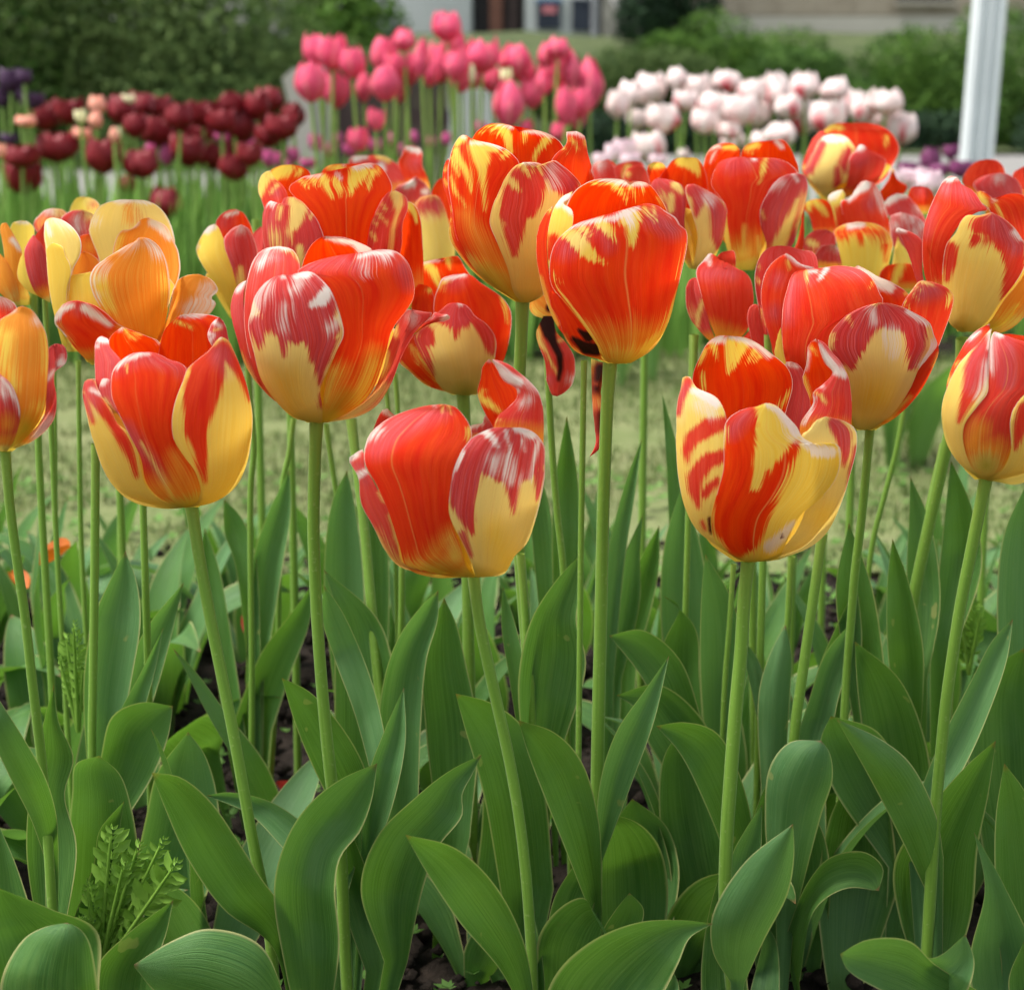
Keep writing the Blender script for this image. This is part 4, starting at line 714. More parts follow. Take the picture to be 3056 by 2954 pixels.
HERO['F12'] = flower('pale-streaked red tulip nearest the white tulips, top right of the cluster', (2200, 340), 1.48,
 '790,780,900 700,680,1100 600,600,1300 450,600,1440 300,650,1450 150,750,1350', [
 ('b', 0, 'r', .25, '780,760 700,500 690,250 770,150 850,92 1000,82|900,760 1300,600 1400,450 1455,320 1420,220 1330,132 1200,86 1000,82', 'y 800,150,24 850,115,34 940,130,14;y 1340,210,18 1330,280,12', {}),
 ('f', -30, 'r', .4, '800,760 660,620 578,500 620,350 680,220 735,160 790,160|820,760 780,600 770,300 790,160', 'y 600,480,14', {}),
 ('f', 0, 'y', .7, '800,760 700,650 612,520 690,330 770,205 850,182|850,760 900,650 990,600 1025,450 1060,330 1005,235 940,190 850,182', 'r 760,270,30 700,400,36 640,520,26;r 1000,340,30 960,450,40 980,520,20;r 900,500,16 900,640,30;w 810,210,44 900,230,30 960,230,26;m 900,300,120', dict(vein=0)),
 ('f', 6, 'r', .45, '850,770 970,650 1000,500 1010,390 1060,330 1100,275 1150,292|900,775 1150,690 1265,600 1332,420 1255,360 1180,325 1150,292', 'w 1100,290,46;m 1100,400,100', dict(vein=.0)),
 ('f', 2, 'r', .0, '900,775 1200,755 1350,600 1392,480|920,785 1300,790 1500,710 1525,650 1440,590 1392,480', 'y 1395,500,22', dict(vein=.0)),
 ], 1592, '1592,420 1592,520', 15)
def cluster(label, O, Yd, prof, petals, xb, stem=None, w=16, **kw):
    kw.setdefault('inner', False); return flower(label, O, Yd, prof, petals, xb, stem, w, **kw)
PR = '1500,900,1400 1300,850,1500 1000,800,1500 700,850,1450'
cluster('orange-red tulip with white-tipped pointed petal in the right-hand cluster', (2200, 340), 1.34, '1300,850,1350 1100,720,1380 800,600,1380 600,700,1350', [
 ('b', 0, 'r', .1, '700,1150 640,900 590,850 620,790 700,760|900,1150 890,950 860,850 805,780 700,760', 'y 640,800,34 640,860,14;y 700,790,30 760,850,22 800,910,6', dict(vein=0)),
 ('f', -10, 'y', .2, '900,1100 850,850 810,750 870,700 940,676|970,1100 955,850 965,720 940,676', 'w 850,740,36 920,690,20;r 920,860,30 930,1000,40', dict(vein=0)),
 ('f', 0, 'r', .25, '980,1200 945,900 930,780 1000,760 1060,680 1110,612 1160,600|1400,1200 1370,1000 1332,850 1280,700 1232,630 1160,600', 'w 1150,640,46 1070,700,30 1000,770,22;W 1250,700,10 1310,850,8;m 1200,800,60', dict(vein=0))], 1540, '1530,420 1530,520')
cluster('orange-yellow tulip with a scalloped rim low in the right-hand cluster', (2200, 340), 1.26, '1500,950,1350 1300,900,1380 1100,870,1390 1000,900,1350', [
 ('b', -30, 'r', .8, '700,1400 690,1290 740,1200 800,1172 870,1170|950,1400 970,1300 935,1230 870,1170', 'W 880,1190,14', dict(vein=0)),
 ('b', -50, 'r', .7, '620,1330 588,1150 640,1080 700,1042 800,1036|880,1330 885,1150 872,1080 800,1036', 'y 650,1150,26 690,1170,34', dict(vein=0)),
 ('f', 0, 'y', .0, '980,1560 930,1300 885,1130 868,1045 960,992 1080,966|1300,1560 1370,1300 1395,1150 1352,1062 1252,990 1080,966', 'R 900,1070,50 1080,1030,50 1300,1070,60 1350,1180,40;r 1100,1080,30 1110,1170,5;r 940,1100,20;w 1010,1005,30 1120,990,22;O 1150,1350,150;r 1330,1180,30 1330,1320,8', dict(vein=0)),
 ('f', -10, 'y', .2, '1380,1560 1395,1300 1440,1130|1600,1560 1530,1250 1440,1130', 'O 1450,1250,40', dict(vein=0)),
 ('f', 10, 'r', .1, '1300,1600 1275,1440 1340,1362 1450,1340|1640,1600 1600,1430 1562,1350 1450,1340', 'y 1470,1360,34 1440,1430,36 1410,1500,24', dict(vein=0))], 1530, '1530,560 1530,640')
cluster('speckled pink-red tulip with whitish tips, far right of the cluster', (2200, 340), 1.32, '1300,1380,1660 1000,1320,1690 800,1320,1680', [
 ('b', -10, 'r', .0, '1560,900 1530,730 1565,660 1640,645|1760,900 1765,750 1722,670 1640,645', 'm 1640,680,40', dict(vein=0)),
 ('b', 0, 'r', .7, '1480,1250 1380,950 1312,840 1350,760 1430,712|1650,1250 1700,1000 1650,880 1582,790 1520,730 1430,712', 'w 1345,780,40 1430,740,30 1500,725,26;W 1620,850,10', dict(vein=0)),
 ('f', 0, 'r', .85, '1450,1350 1370,1050 1375,920 1440,890 1500,890|1650,1350 1690,1080 1672,980 1600,922 1500,890', 'W 1480,910,24;W 1560,950,20;W 1640,1000,20;W 1590,1060,20;W 1430,1000,12', dict(vein=0, rough=2)),
 ('f', 10, 'y', .4, '1420,1450 1400,1250 1440,1100|1560,1450 1500,1250 1440,1100', '', dict(vein=0))], 1640, '1640,480 1640,600')
cluster('red tulip with two rounded overlapping petals, left of the broad pink one', (2250, 700), 1.06, '1500,300,600 1100,150,620 700,60,620 300,40,600', [
 ('b', 0, 'r', .6, '250,1300 50,700 5,430 10,330 60,190 130,120 230,98|500,1300 560,600 575,290 535,160 430,140 330,110 230,98', 'y 10,400,20 50,430,10;y 30,280,5 60,300,3', dict(vein=0)),
 ('f', -80, 'r', .5, '250,1500 60,1200 -30,900 -60,700 0,625 60,640|300,1500 200,1200 130,950 110,760 60,640', 'y 80,680,8 115,800,10', dict(vein=0)),
 ('f', -60, 'r', .2, '260,1500 160,1000 80,700 65,500 115,320 200,220 290,170|480,1500 420,900 430,600 500,400 560,310 420,265 340,200 290,170', 'w 310,180,22 400,250,26 540,305,14;y 300,240,10 320,310,4;m 200,400,60;m 180,700,60', dict(vein=0))], 1470, '1470,640 1470,700')
cluster('upright red tulip with a squared pale-rimmed front petal, left in the right-hand group', (1900, 340), 1.1, '2100,700,900 1900,620,1080 1600,520,1080 1300,540,900', [
 ('b', 0, 'r', .3, '700,2050 700,1600 700,1390 720,1280 760,1240|860,2050 890,1600 886,1300 870,1226 760,1240', 'y 740,1370,14;y 870,1380,14', dict(vein=0)),
 ('f', -30, 'r', .6, '720,2100 570,1950 465,1800 438,1600 470,1490 530,1462|740,2100 660,1900 620,1700 570,1550 530,1462', 'y 590,1680,10 550,1800,18 540,1900,14;Y 460,1800,10', dict(vein=0)),
 ('f', -20, 'r', .4, '800,2100 1000,1950 1040,1800 1040,1700|820,2100 1060,2000 1170,1900 1150,1780 1040,1700', 'y 1100,1720,8 1160,1820,8', dict(vein=0)),
 ('f', 0, 'r', .25, '750,2100 650,1850 565,1570 535,1400 590,1320 665,1245 685,1372 800,1390|810,2100 980,1950 1042,1750 1045,1600 1020,1480 960,1412 900,1392 800,1390', 'w 655,1255,14 640,1300,24 660,1350,12;m 600,1420,70 850,1430,60;y 1035,1750,8 1010,1850,8', dict(vein=0))], 1385, '1330,640 1328,740 1322,860', 14)
HERO['F13'] = flower('red tulip with cream-yellow ragged rims behind the large pinkish-red one', (560, 420), 1.1,
 '1700,1200,1500 1500,1000,1700 1200,800,1850 900,680,1960 600,640,1980 300,640,1900', [
 ('b', 0, 'r', .0, '1000,1400 750,900 700,620 690,480 700,350 740,268 830,225 930,213|1100,1400 1000,900 980,500 1105,302 1040,240 930,213', 'y 780,300,60 850,270,56 900,240,40;y 950,240,12 880,330,8;y 1010,270,20 980,310,12', dict(vein=0)),
 ('b', 0, 'r', .0, '1200,1400 1200,600 1190,300 1250,230 1350,210 1450,215|1500,1400 1700,700 1830,440 1782,300 1702,215 1600,205 1450,215', 'y 1270,245,22 1360,240,24 1450,280,14;w 1400,215,8', dict(vein=0)),
 ('f', -60, 'r', .3, '900,1400 760,900 670,560 632,440 645,340 690,285 740,268|1000,1400 900,700 890,470 840,390 790,350 740,268', 'y 680,350,56 660,430,34 655,490,10;y 740,300,50;y 800,400,8 740,470,4;m 800,470,60', dict(vein=0)),
 ('f', -50, 'r', .05, '1500,1500 1560,1000 1640,750 1700,620|2120,1500 2105,900 2085,700 2050,600 1985,545 1880,560 1700,620', 'y 1990,580,36 2040,660,20 2050,720,5', dict(vein=0)),
 ('f', 0, 'r', .0, '1150,1500 1230,1000 1100,640 905,430 990,352 1050,320 1200,308 1290,320 1345,345 1385,380|1500,1500 1600,1000 1645,750 1750,520 1832,440 1802,330 1702,215 1580,205 1480,250 1440,330 1385,380', 'y 1010,350,20 1080,420,4;y 1120,340,24 1160,410,4;y 1210,330,36 1250,420,26 1295,510,6;y 1320,350,30 1360,440,26 1375,495,8;y 1500,290,60 1480,380,44 1450,490,10;y 1580,270,56 1520,400,14;y 1650,290,34 1620,430,8;y 1700,230,6 1715,300,3;w 1500,240,26 1640,222,16;w 1060,320,8 1200,312,10;w 1340,300,16 1370,340,14', dict(big, vein=.5, u0=.05)),
 ('f', 10, 'r', .7, '950,1500 800,1200 700,1000 668,750 690,600 740,540 820,572 875,510 950,505|1020,1500 1060,1150 1220,950 1180,750 1090,615 1022,545 950,505', 'y 940,540,36 990,620,74 960,720,62 920,810,30 935,930,8;y 830,600,14 815,700,6;w 750,560,30;y 1000,960,30 1020,1100,34;Y 790,850,12 830,1000,10;y 1120,650,6 1100,690,3', dict(big, vein=0)),
 ('f', 6, 'r', .5, '1500,1500 1600,1000 1640,750 1740,540 1800,462 1870,450|1620,1500 1905,1000 1925,750 1972,600 1962,510 1870,450', 'y 1870,480,50 1890,560,44 1880,650,18 1840,800,20 1815,1000,20;y 1740,570,10 1780,620,5;y 1690,640,10 1800,750,4;y 1660,720,8 1690,750,4;y 1640,830,14 1690,890,5', dict(vein=0)),
 ], 700, '672,802 684,900 696,1000 706,1110 716,1220 728,1340 738,1440', 22, 1.06)
cluster('pale pink-topped tulip with orange-yellow cup, between the two tall red ones', (1000, 400), 1.3, '1300,850,1000 1150,790,1060 850,740,1080 600,700,1050', [
 ('b', 0, 'r', .1, '960,900 860,560 900,440 950,396 1010,400|1100,900 1060,700 1030,500 1010,400', '', dict(vein=0)),
 ('f', 0, 'y', .4, '900,1300 790,1150 758,850 710,640 760,575 850,546|1000,1300 1075,1050 1030,850 975,650 920,560 850,546', 'R 780,640,70 900,640,90;m 850,660,130', dict(vein=0))], 560, '553,560 553,660')
cluster('blurred red tulip with a curled upright tip behind the yellow-rimmed one', (1000, 400), 1.46, '650,560,780 450,450,850 250,300,800', [
 ('b', 0, 'r', .2, '700,520 620,400 562,260 600,180 622,112 690,102|860,520 830,400 782,280 782,180 762,130 690,102', 'w 650,125,24 740,150,24;m 720,250,60', dict(vein=0)),
 ('b', -20, 'r', .6, '550,600 400,420 200,350 118,262 150,205 250,190|700,600 700,420 650,330 545,262 450,200 250,190', 'y 390,200,22 480,230,26;w 180,220,30 280,205,12;w 410,290,36 440,320,14', dict(vein=0)),
 ('f', 0, 'r', .7, '600,700 520,540 560,470 660,430 720,380|800,700 860,540 810,450 720,380', 'w 680,440,40 620,480,12;w 800,520,20', dict(vein=0))], 490, '490,420 490,560')
HERO['F17'] = flower('round red tulip with a deep yellow front petal, behind the curled petal', (1140, 700), 1.1,
 '1442,640,840 1380,480,950 1300,320,1020 1130,155,1110 900,200,1155 700,260,1155 400,290,1110 250,320,860', [
 ('b', 0, 'r', .1, '700,1400 350,900 280,500 270,292 350,250 500,226 540,240|720,1400 900,900 900,500 782,350 742,290 682,196 610,202 540,240', 'y 390,255,36 460,330,40 500,420,26 510,470,6;y 590,225,26 605,310,5;w 300,262,10 500,230,10', dict(vein=0)),
 ('f', -50, 'r', .5, '720,1440 300,1000 275,700 285,630 320,560 370,540|730,1440 500,1000 480,700 450,590 370,540', '', dict(vein=0)),
 ('f', -45, 'r', .1, '270,900 265,600 285,500 330,445 400,460|500,900 480,650 460,540 440,480 400,460', 'y 430,500,20', dict(vein=0)),
 ('f', -30, 'r', .1, '730,1440 500,900 462,610 500,480 535,400 620,365 740,350|800,1440 1050,1200 1140,950 1158,700 1122,620 1060,550 880,430 810,370 740,350', 'y 530,440,20 600,400,16;w 560,400,14 740,362,14;m 650,400,70;y 1075,570,14 1095,650,16 1115,800,5;y 500,490,6 560,500,3', dict(vein=.2)),
 ('f', -10, 'r', .0, '700,1440 400,1352 250,1230 153,1135 200,1000 290,880|710,1440 520,1200 420,1050 340,950 290,880', 'y 180,1150,10 300,1290,14 420,1360,12;y 290,1020,8 400,1200,10 500,1320,8;y 260,1000,5 330,1150,6', dict(vein=0)),
 ('f', 6, 'y', .5, '720,1442 560,1402 450,1250 340,1050 290,920 380,800 500,700 600,622 680,612|785,1442 905,1402 985,1250 1015,1080 1022,950 955,820 835,730 765,640 680,612', 'r 600,700,110 720,720,110;r 380,870,60 400,950,56;r 340,950,50 400,1100,30 450,1250,8;r 850,770,50 950,900,56 985,1050,24;r 650,800,50 660,920,6;m 680,720,150;w 700,622,16;g 750,1430,70;O 780,1350,100', dict(vein=0)),
 ], 886, '886,752 889,800', 26)
HERO['F14'] = flower('partly hidden tulip with one cream-yellow petal at its left, left of the large pinkish-red one', (560, 420), 1.16,
 '1600,380,560 1400,250,600 1100,100,650 800,150,680', [
 ('b', 0, 'r', .1, '400,1400 300,900 250,740 300,660 370,622 440,615|540,1400 575,1000 578,790 542,710 500,650 440,615', 'w 350,670,14 440,640,12;m 330,720,60', dict(vein=0)),
 ('b', 20, 'r', .7, '560,1300 590,1000 575,850 660,762|700,1300 700,1000 690,850 660,762', '', dict(vein=0)),
 ('f', -20, 'y', .0, '380,1520 260,1300 130,1110 75,980 100,900 170,780 240,746|420,1540 480,1300 370,1050 310,850 272,770 240,746', 'O 250,1000,50 340,1250,80;w 170,800,36 230,770,26;w 90,950,14', dict(vein=0)),
 ('f', 0, 'r', .85, '480,1500 400,1150 330,950 330,870 400,790 480,752|560,1500 630,1050 592,880 545,790 480,752', 'y 470,1150,20 480,1300,36;W 480,790,16', dict(vein=0))], 465, '470,640 478,760 486,860 480,930', 13)
F15P = '1600,780,900 1520,700,1300 1400,600,1450 1200,490,1520 1000,440,1600 700,400,1620 400,395,1600 150,500,1500'
HERO['F15'] = flower('wide-open orange and cream tulip, upper left', (0, 550), 1.03, F15P, [
 ('b', 0, 'y', .5, '900,1500 900,900 890,685 830,520 798,400 850,250 900,190 1050,142 1200,138|1000,1500 1300,900 1560,600 1552,430 1502,300 1420,200 1320,150 1200,138', 'O 1150,260,120 1080,500,150;R 1150,200,24 1160,320,24;w 1040,150,26 1200,145,14 1340,165,14;m 1250,250,120 1450,300,60;R 1230,230,8 1250,330,10;W 860,330,20', dict(ew=.16, vein=0)),
 ('b', 20, 'o', .1, '640,1500 580,1100 620,850 700,650 750,602|900,1500 950,1100 892,800 892,692 822,630 750,602', 'R 720,800,60 700,1000,60', dict(ew=.16, vein=0)),
 ('b', 40, 'o', .0, '1000,1500 1050,900 1010,612 1080,420 1180,400 1262,315 1330,300|1200,1500 1560,950 1615,780 1602,620 1552,500 1482,370 1330,300', 'Y 1060,480,30 1030,600,16;w 1370,340,40 1440,390,36 1510,480,22;w 1230,350,20 1120,405,12;m 1350,400,60', dict(ew=.16, vein=0)),
 ('b', -60, 'r', .2, '740,1000 700,480 760,450 800,442|900,1000 890,680 830,520 800,442', 'O 800,560,60', dict(ew=.16, vein=0)),
 ('f', -90, 'y', .5, '600,1500 500,1200 440,900 410,600 395,380 420,312 480,300|640,1500 620,1000 645,780 722,620 715,480 642,380 560,322 480,300', 'w 415,350,16 450,450,14;O 560,1200,90;W 500,310,12 620,370,10;O 470,700,10 500,500,6', dict(ew=.16, vein=0)),
 ('f', -70, 'y', .1, '560,1460 450,1000 420,700 418,580 470,522|600,1460 600,950 642,770 590,640 560,560 470,522', 'O 520,1100,60 500,850,30', dict(ew=.16, vein=0)),
 ('f', -60, 'o', .0, '1300,1550 1480,1250 1530,1050 1600,860 1680,815 1780,805|1400,1550 1700,1300 1880,1160 1937,1062 1892,1020 1952,950 1902,862 1850,830 1780,805', 'W 1860,950,50 1850,1060,60 1700,1130,50;w 1920,960,20 1910,1070,20;m 1780,850,40 1880,900,24', dict(ew=.16, vein=0, rough=2.2)),
 ('f', -40, 'r', .1, '820,1620 700,1500 560,1330 487,1240 500,1160 560,1082 620,1050 700,1040|1000,1620 1200,1500 1260,1360 1160,1300 1050,1245 950,1150 850,1085 700,1040', 'w 510,1200,26 560,1120,30 640,1090,24;w 760,1110,36 880,1190,34 980,1260,24;m 700,1100,44;Y 500,1260,16 600,1420,12;O 1100,1350,60;y 1060,1250,14 1150,1300,12', dict(ew=.16, vein=0)),
 ('f', -100, 'o', .0, '950,1620 1060,1380 950,1180 830,980 805,830 850,740 950,662 1050,600 1130,552 1210,512 1240,482|1300,1600 1420,1420 1500,1150 1522,900 1492,700 1420,552 1342,492 1290,480 1240,482', 'Y 860,860,90 900,980,90 960,1100,60;W 840,850,40 930,720,30;R 1250,560,24 1280,800,60 1260,1080,50;W 1090,590,14 1200,520,14;W 1330,510,14 1420,620,8;Y 1500,850,8 1500,1100,10;W 860,1000,30', dict(big, ew=.16, vein=0)),
 ], 280, '272,690 276,760 272,840', 16)
cluster('dark pinkish-red bud with a yellow left edge beside the open orange tulip', (0, 550), 1.1, '1060,330,460 900,180,460 600,160,450 400,300,450', [
 ('b', 0, 'r', .4, '330,1000 280,700 310,470 360,400 400,345|420,1000 440,700 410,450 400,345', '', dict(vein=0)),
 ('f', 0, 'y', .1, '330,1000 230,940 158,830 170,700 215,600|400,1010 320,860 250,700 215,600', 'O 260,850,40', dict(vein=0)),
 ('f', 4, 'r', .75, '430,1052 330,990 260,850 215,650 240,530 300,450|450,1060 440,900 425,720 390,570 300,450', 'n 420,950,30', dict(vein=0))], 84, '86,572 92,700 100,860 106,1000', 12)
cluster('orange tulip with pale folded rims at the far left edge', (0, 550), 1.12, '1090,80,240 950,-20,270 700,-60,290 450,-50,300', [
 ('b', 0, 'y', .0, '150,1080 80,800 70,500 90,400 120,345 190,325|240,1080 270,800 312,500 300,380 245,335 190,325', 'O 200,650,70;w 150,335,10 240,345,10', dict(vein=0)),
 ('f', 0, 'o', .2, '150,1090 60,800 20,500 0,400 20,352 60,345|290,1080 240,920 205,720 190,580 110,430 60,345', 'w 110,500,22 180,580,16;m 60,400,60;Y 230,980,40;Y 0,600,20', dict(vein=0)),
 ('f', 4, 'o', .7, '100,1080 -50,900 -80,700 -50,600 0,620|180,1085 160,900 65,700 0,620', 'Y 120,1000,30', dict(vein=0))], 60, '64,560 70,700 74,860')
cluster('yellow and pink tulip behind the open orange one, its tips showing above', (0, 550), 1.24, '700,450,800 450,330,870 250,330,880', [
 ('b', 0, 'y', .1, '640,400 620,250 680,130 740,110|860,400 892,190 830,130 740,110', 'm 840,160,40;R 840,180,20;O 700,250,40', dict(vein=0)),
 ('f', -30, 'r', .8, '500,700 400,520 310,400 300,350 340,290 400,235 480,215|700,700 720,480 660,350 582,240 480,215', 'Y 500,240,30 560,280,20;O 400,350,50;W 440,230,24', dict(vein=0)),
 ('f', 0, 'r', .7, '640,700 600,400 545,310 640,240 740,230|820,700 860,450 842,280 740,230', 'Y 790,270,30 830,300,20;W 690,310,8 700,400,6;R 680,300,30', dict(vein=0))], 210, '214,470 214,560')
HERO['F1'] = flower('glowing orange tulip with pink outer petals, cut by the left edge, front row', (0, 800), .84,
 '1650,-50,110 1600,-150,180 1500,-190,300 1400,-210,370 1200,-230,490 900,-240,500 600,-200,450 400,-100,340', [
 ('b', 0, 'r', .3, '-50,1500 -100,800 -60,300 0,250|100,1500 150,800 150,345 70,280 0,250', 'W 20,270,20 100,320,14', dict(vein=0)),
 ('f', -30, 'r', .75, '110,1612 250,1500 390,1330 412,1050 430,800 440,710 500,676|150,1612 300,1545 425,1440 492,1330 507,1150 482,1000 492,930 590,852 600,750 570,690 500,676', 'w 545,850,34 590,850,18;w 430,990,12 480,920,10;w 560,790,10;n 420,1350,60;W 450,1350,10 330,1500,20', dict(vein=0, rough=2)),
 ('f', 0, 'o', .0, '20,1630 -100,1300 -120,900 -60,600 0,470 100,400 160,350 200,340|100,1612 250,1505 385,1300 425,1000 432,700 402,560 350,460 280,370 200,340', 'R 250,420,26 230,600,56 260,900,60 290,1150,50 270,1300,20;Y 50,620,60 60,850,50 110,1050,30;w 30,400,22 130,375,16;Y 400,600,10 420,900,14;g 230,1430,110 120,1560,60;Y 350,1250,40;W 330,470,14', dict(big, vein=.7, u0=.35)),
 ('f', 20, 'r', .7, '-60,1642 -150,1400 -200,1100 -100,980 0,950|60,1642 120,1555 182,1320 152,1150 92,1030 0,950', 'w 10,990,14 90,1090,20 150,1200,14 178,1300,8;W 0,1060,40 80,1110,30;O 60,1400,60;n 0,1400,120', dict(vein=0))],
 10, '10,862 18,960 32,1070 48,1180 60,1290 72,1390 82,1480', 22, .86)
cluster('distant red tulip tips at the top right corner, above the yellow-based one', (2403, 500), 1.4, '500,1550,1900 200,1450,1950 0,1420,1950', [
 ('b', 0, 'r', .25, '1500,300 1410,120 1450,20 1530,-50 1640,-75|1790,300 1795,60 1772,-10 1720,-60 1640,-75', '', dict(vein=0)),
 ('b', -30, 'r', .3, '1900,300 1860,60 1920,10 1990,-20|2100,300 2100,100 2050,0 1990,-20', '', dict(vein=0)),
 ('f', 0, 'r', .85, '1650,500 1560,250 1508,150 1600,82 1740,50|1950,500 1955,250 1902,120 1825,65 1740,50', 'R 1600,200,30;W 1740,100,20', dict(vein=0))], 1900, '1905,420 1905,560')
cluster('pale pink-red tulip showing just behind the right side of the tallest one', (1550, 500), 1.44, '300,650,950 50,640,900', [
 ('f', 0, 'r', .5, '700,330 640,100 650,-20 710,-56 770,-60|900,330 892,80 852,0 822,-40 770,-60', 'W 720,-30,24', dict(vein=0)), ('b', 0, 'r', .2, '700,330 650,60 720,-40 790,-75|900,330 900,60 850,-40 790,-75', '', dict(vein=0))], 1150, '1155,420 1155,560')
cluster('small red tulip with a yellow stripe, between the two tall centre blooms', (1550, 500), 1.42, '300,880,1150 50,860,1160', [
 ('b', 0, 'r', .5, '900,330 860,80 850,0 930,-45 1050,-60|1180,330 1165,100 1130,20 1100,-40 1050,-60', 'y 970,0,30 940,90,22', dict(vein=0)), ('f', 0, 'r', .4, '950,330 930,120 960,20 1040,-20|1180,330 1160,100 1120,0 1040,-20', 'y 970,60,20', dict(vein=0))], 1230, '1235,420 1235,560')
# wilted flowers with drooping petals
wl = plant('wilted tulip with a dark drooping petal hanging left of the bright red one', 1085, 1.06)
petal(wl, (1550, 500), 1.06, pp('1340,95,400 1100,95,400'), 'f', 0, 'o', .1, '330,1340 230,1352 130,1322 93,1270 100,1200 160,1140|380,1340 350,1250 300,1150 160,1140', 'Y 120,1290,20 230,1340,14;k 270,1260,24', vein=0)
petal(wl, (1140, 700), 1.04, pp('740,1380,1560 1100,1400,1730 1450,1480,1700'), 'f', 20, 'r', .45, '1445,730 1382,880 1400,980 1462,1150 1480,1350 1530,1440 1570,1450|1535,730 1562,870 1642,960 1722,1100 1728,1250 1682,1380 1570,1450', 'k 1482,790,66 1500,880,50 1530,960,26 1590,1080,22 1600,1200,14 1580,1300,6;y 1395,860,10 1410,960,22 1470,1050,8;y 1560,960,12 1620,940,10;m 1500,1300,70;W 1700,1300,8;y 1480,1080,5 1580,1260,8', vein=0, rough=2, bulge=40)
stem_tr(wl, '1044,610 1048,700 1056,850 1066,980 1078,1090', 1.06, 15)
wl2 = plant('withered brown petal strip hanging beside the stem below the bright red tulip', 1120, .98)
petal(wl2, (0, 0), .955, pp('1070,1755,1830 1200,1755,1830 1370,1740,1830'), 'f', 0, 'r', .5, '1764,1070 1766,1150 1769,1220 1776,1290 1778,1325 1766,1350 1759,1364|1822,1090 1800,1140 1793,1175 1808,1215 1806,1270 1802,1310 1785,1345 1759,1364', 'k 1790,1100,12 1784,1130,8;k 1792,1240,3 1795,1280,3;o 1788,1180,8;y 1800,1200,4 1800,1260,3;k 1780,1160,5;m 1785,1280,20', k=1.0, vein=0, rough=.4, bulge=16)
stem_tr(wl2, '1118,690 1116,800 1114,920 1112,1040', .98, 13)
# ------------------------------------------------------------ leaves of the front bed
LS = [500]
def leaf_tr(root, Y0, dys, Ls, Rs, cupd=.35, mat='leaf', nu=11, nv=36, tw=0.0, name='leaf', wavy=1.0):
    """one leaf: two edges, distances Y0+dys base to tip, trough-shaped section"""
    LS[0] += 1; sd = LS[0]
    L = spline(pp(Ls), nv); R = spline(pp(Rs), nv)
    u = np.linspace(-1, 1, nu)[None, :]; v = np.linspace(0, 1, nv)[:, None]; a = (u + 1) / 2
    X = L[:, 0:1] * (1 - a) + R[:, 0:1] * a; Yp = L[:, 1:2] * (1 - a) + R[:, 1:2] * a
    wd = np.linalg.norm(R - L, axis=1)[:, None] * 1.5592 / FS * Y0
    base = np.interp(v[:, 0], np.linspace(0, 1, len(dys)), dys)[:, None]
    env = np.sin(np.clip(v * 1.02, 0, 1) * math.pi) ** .5
    dep = base + cupd * wd * (1 - u ** 2) + tw * u * wd * .5 + .0016 * wavy * env * (wave(u, v, 2.2, 9, sd) + np.abs(u) ** 2 * wave(u * 0 + np.sign(u), v, 3, 17, sd + 1)) * 1.5 + .00025 * wave(u, v, 20, 1, sd + 2)
    P = D(X, Yp, Y0 + dep)
    uv = np.stack([u + 0 * v, v * .94 + .06 + 0 * u], -1)
    # sheath: the blade narrows below its traced part and runs down to the root of its plant
    ctr = P[0].mean(0); G = np.array([root.location[0] * .4 + ctr[0] * .6, float(ctr[1]) * .5 + root.location[1] * .5, -.012]); m = 9
    if ctr[2] > .01:
        t = np.linspace(0, 1, m, endpoint=False)[:, None]; sdir = (P[0] - ctr); wfac = .22 + .78 * t ** .8
        path = G * (1 - t) ** 1.0 + ctr * t - np.array([0, 0, 0])
        ext = path[:, None] + sdir[None] * wfac[:, None]
        P = np.concatenate([ext, P], 0); uv = np.concatenate([np.stack(np.broadcast_arrays(u, t * .06), -1), uv], 0); nv = nv + m
    return mesh_obj(name, P.reshape(-1, 3), grid_faces(nu, nv), M[mat], root, uv.reshape(-1, 2))
def leafy(label, xb, Y):
    return empty('tulip', (float(D(xb, 1500, Y)[0]), Y, 0), label, 'tulip', 'tulips of the front bed showing only leaves')
h = HERO
p = h['F2']
leaf_tr(p, .872, [-.01, -.0, -.03, -.05, -.06], '560,1960 520,1810 430,1742 360,1645 315,1545 290,1478', '575,1960 540,1740 500,1680 450,1600 400,1530 345,1487 290,1478', .55)
leaf_tr(p, .87, [.0, -.02, -.02, .0, .01], '575,1980 545,1850 524,1700 548,1605 590,1540 650,1492 722,1460', '625,1980 650,1810 642,1700 652,1640 690,1590 712,1530 722,1460', .5, tw=.3)
leaf_tr(p, .93, [.0, .02, .03, .03], '640,1690 560,1640 480,1560 395,1522', '680,1660 600,1590 520,1535 440,1516 395,1522', .3, 'leaf_pale')
p = h['F3']
leaf_tr(p, .955, [0, -.01, -.02, -.03], '650,1570 600,1470 565,1385 539,1297', '720,1540 690,1450 640,1372 590,1322 539,1297', .4)
leaf_tr(p, .95, [0, .02, .03, .02], '720,1520 680,1370 640,1260 616,1180 620,1120', '750,1480 722,1340 690,1245 652,1165 620,1120', .3, 'leaf_pale')
leaf_tr(p, .94, [0, -.01, .0], '690,1640 700,1500 735,1400 773,1315', '715,1640 752,1540 776,1420 773,1315', .6, 'leaf_pale', tw=-.3)
leaf_tr(p, .91, [.0, -.02, -.03, -.02], '735,1840 690,1700 722,1600 790,1530 860,1475 922,1444', '780,1840 810,1700 840,1620 885,1560 885,1520 905,1480 922,1444', .5, tw=.2)
leaf_tr(p, .92, [0, .01, .0], '700,1860 665,1760 640,1650 660,1560', '745,1860 735,1760 700,1660 660,1560', .3)
p = h['F4']
leaf_tr(p, .855, [0, -.03, -.06, -.08], '1010,1960 960,1860 880,1765 820,1675 776,1597', '1030,1960 1002,1800 945,1690 870,1622 776,1597', .5)
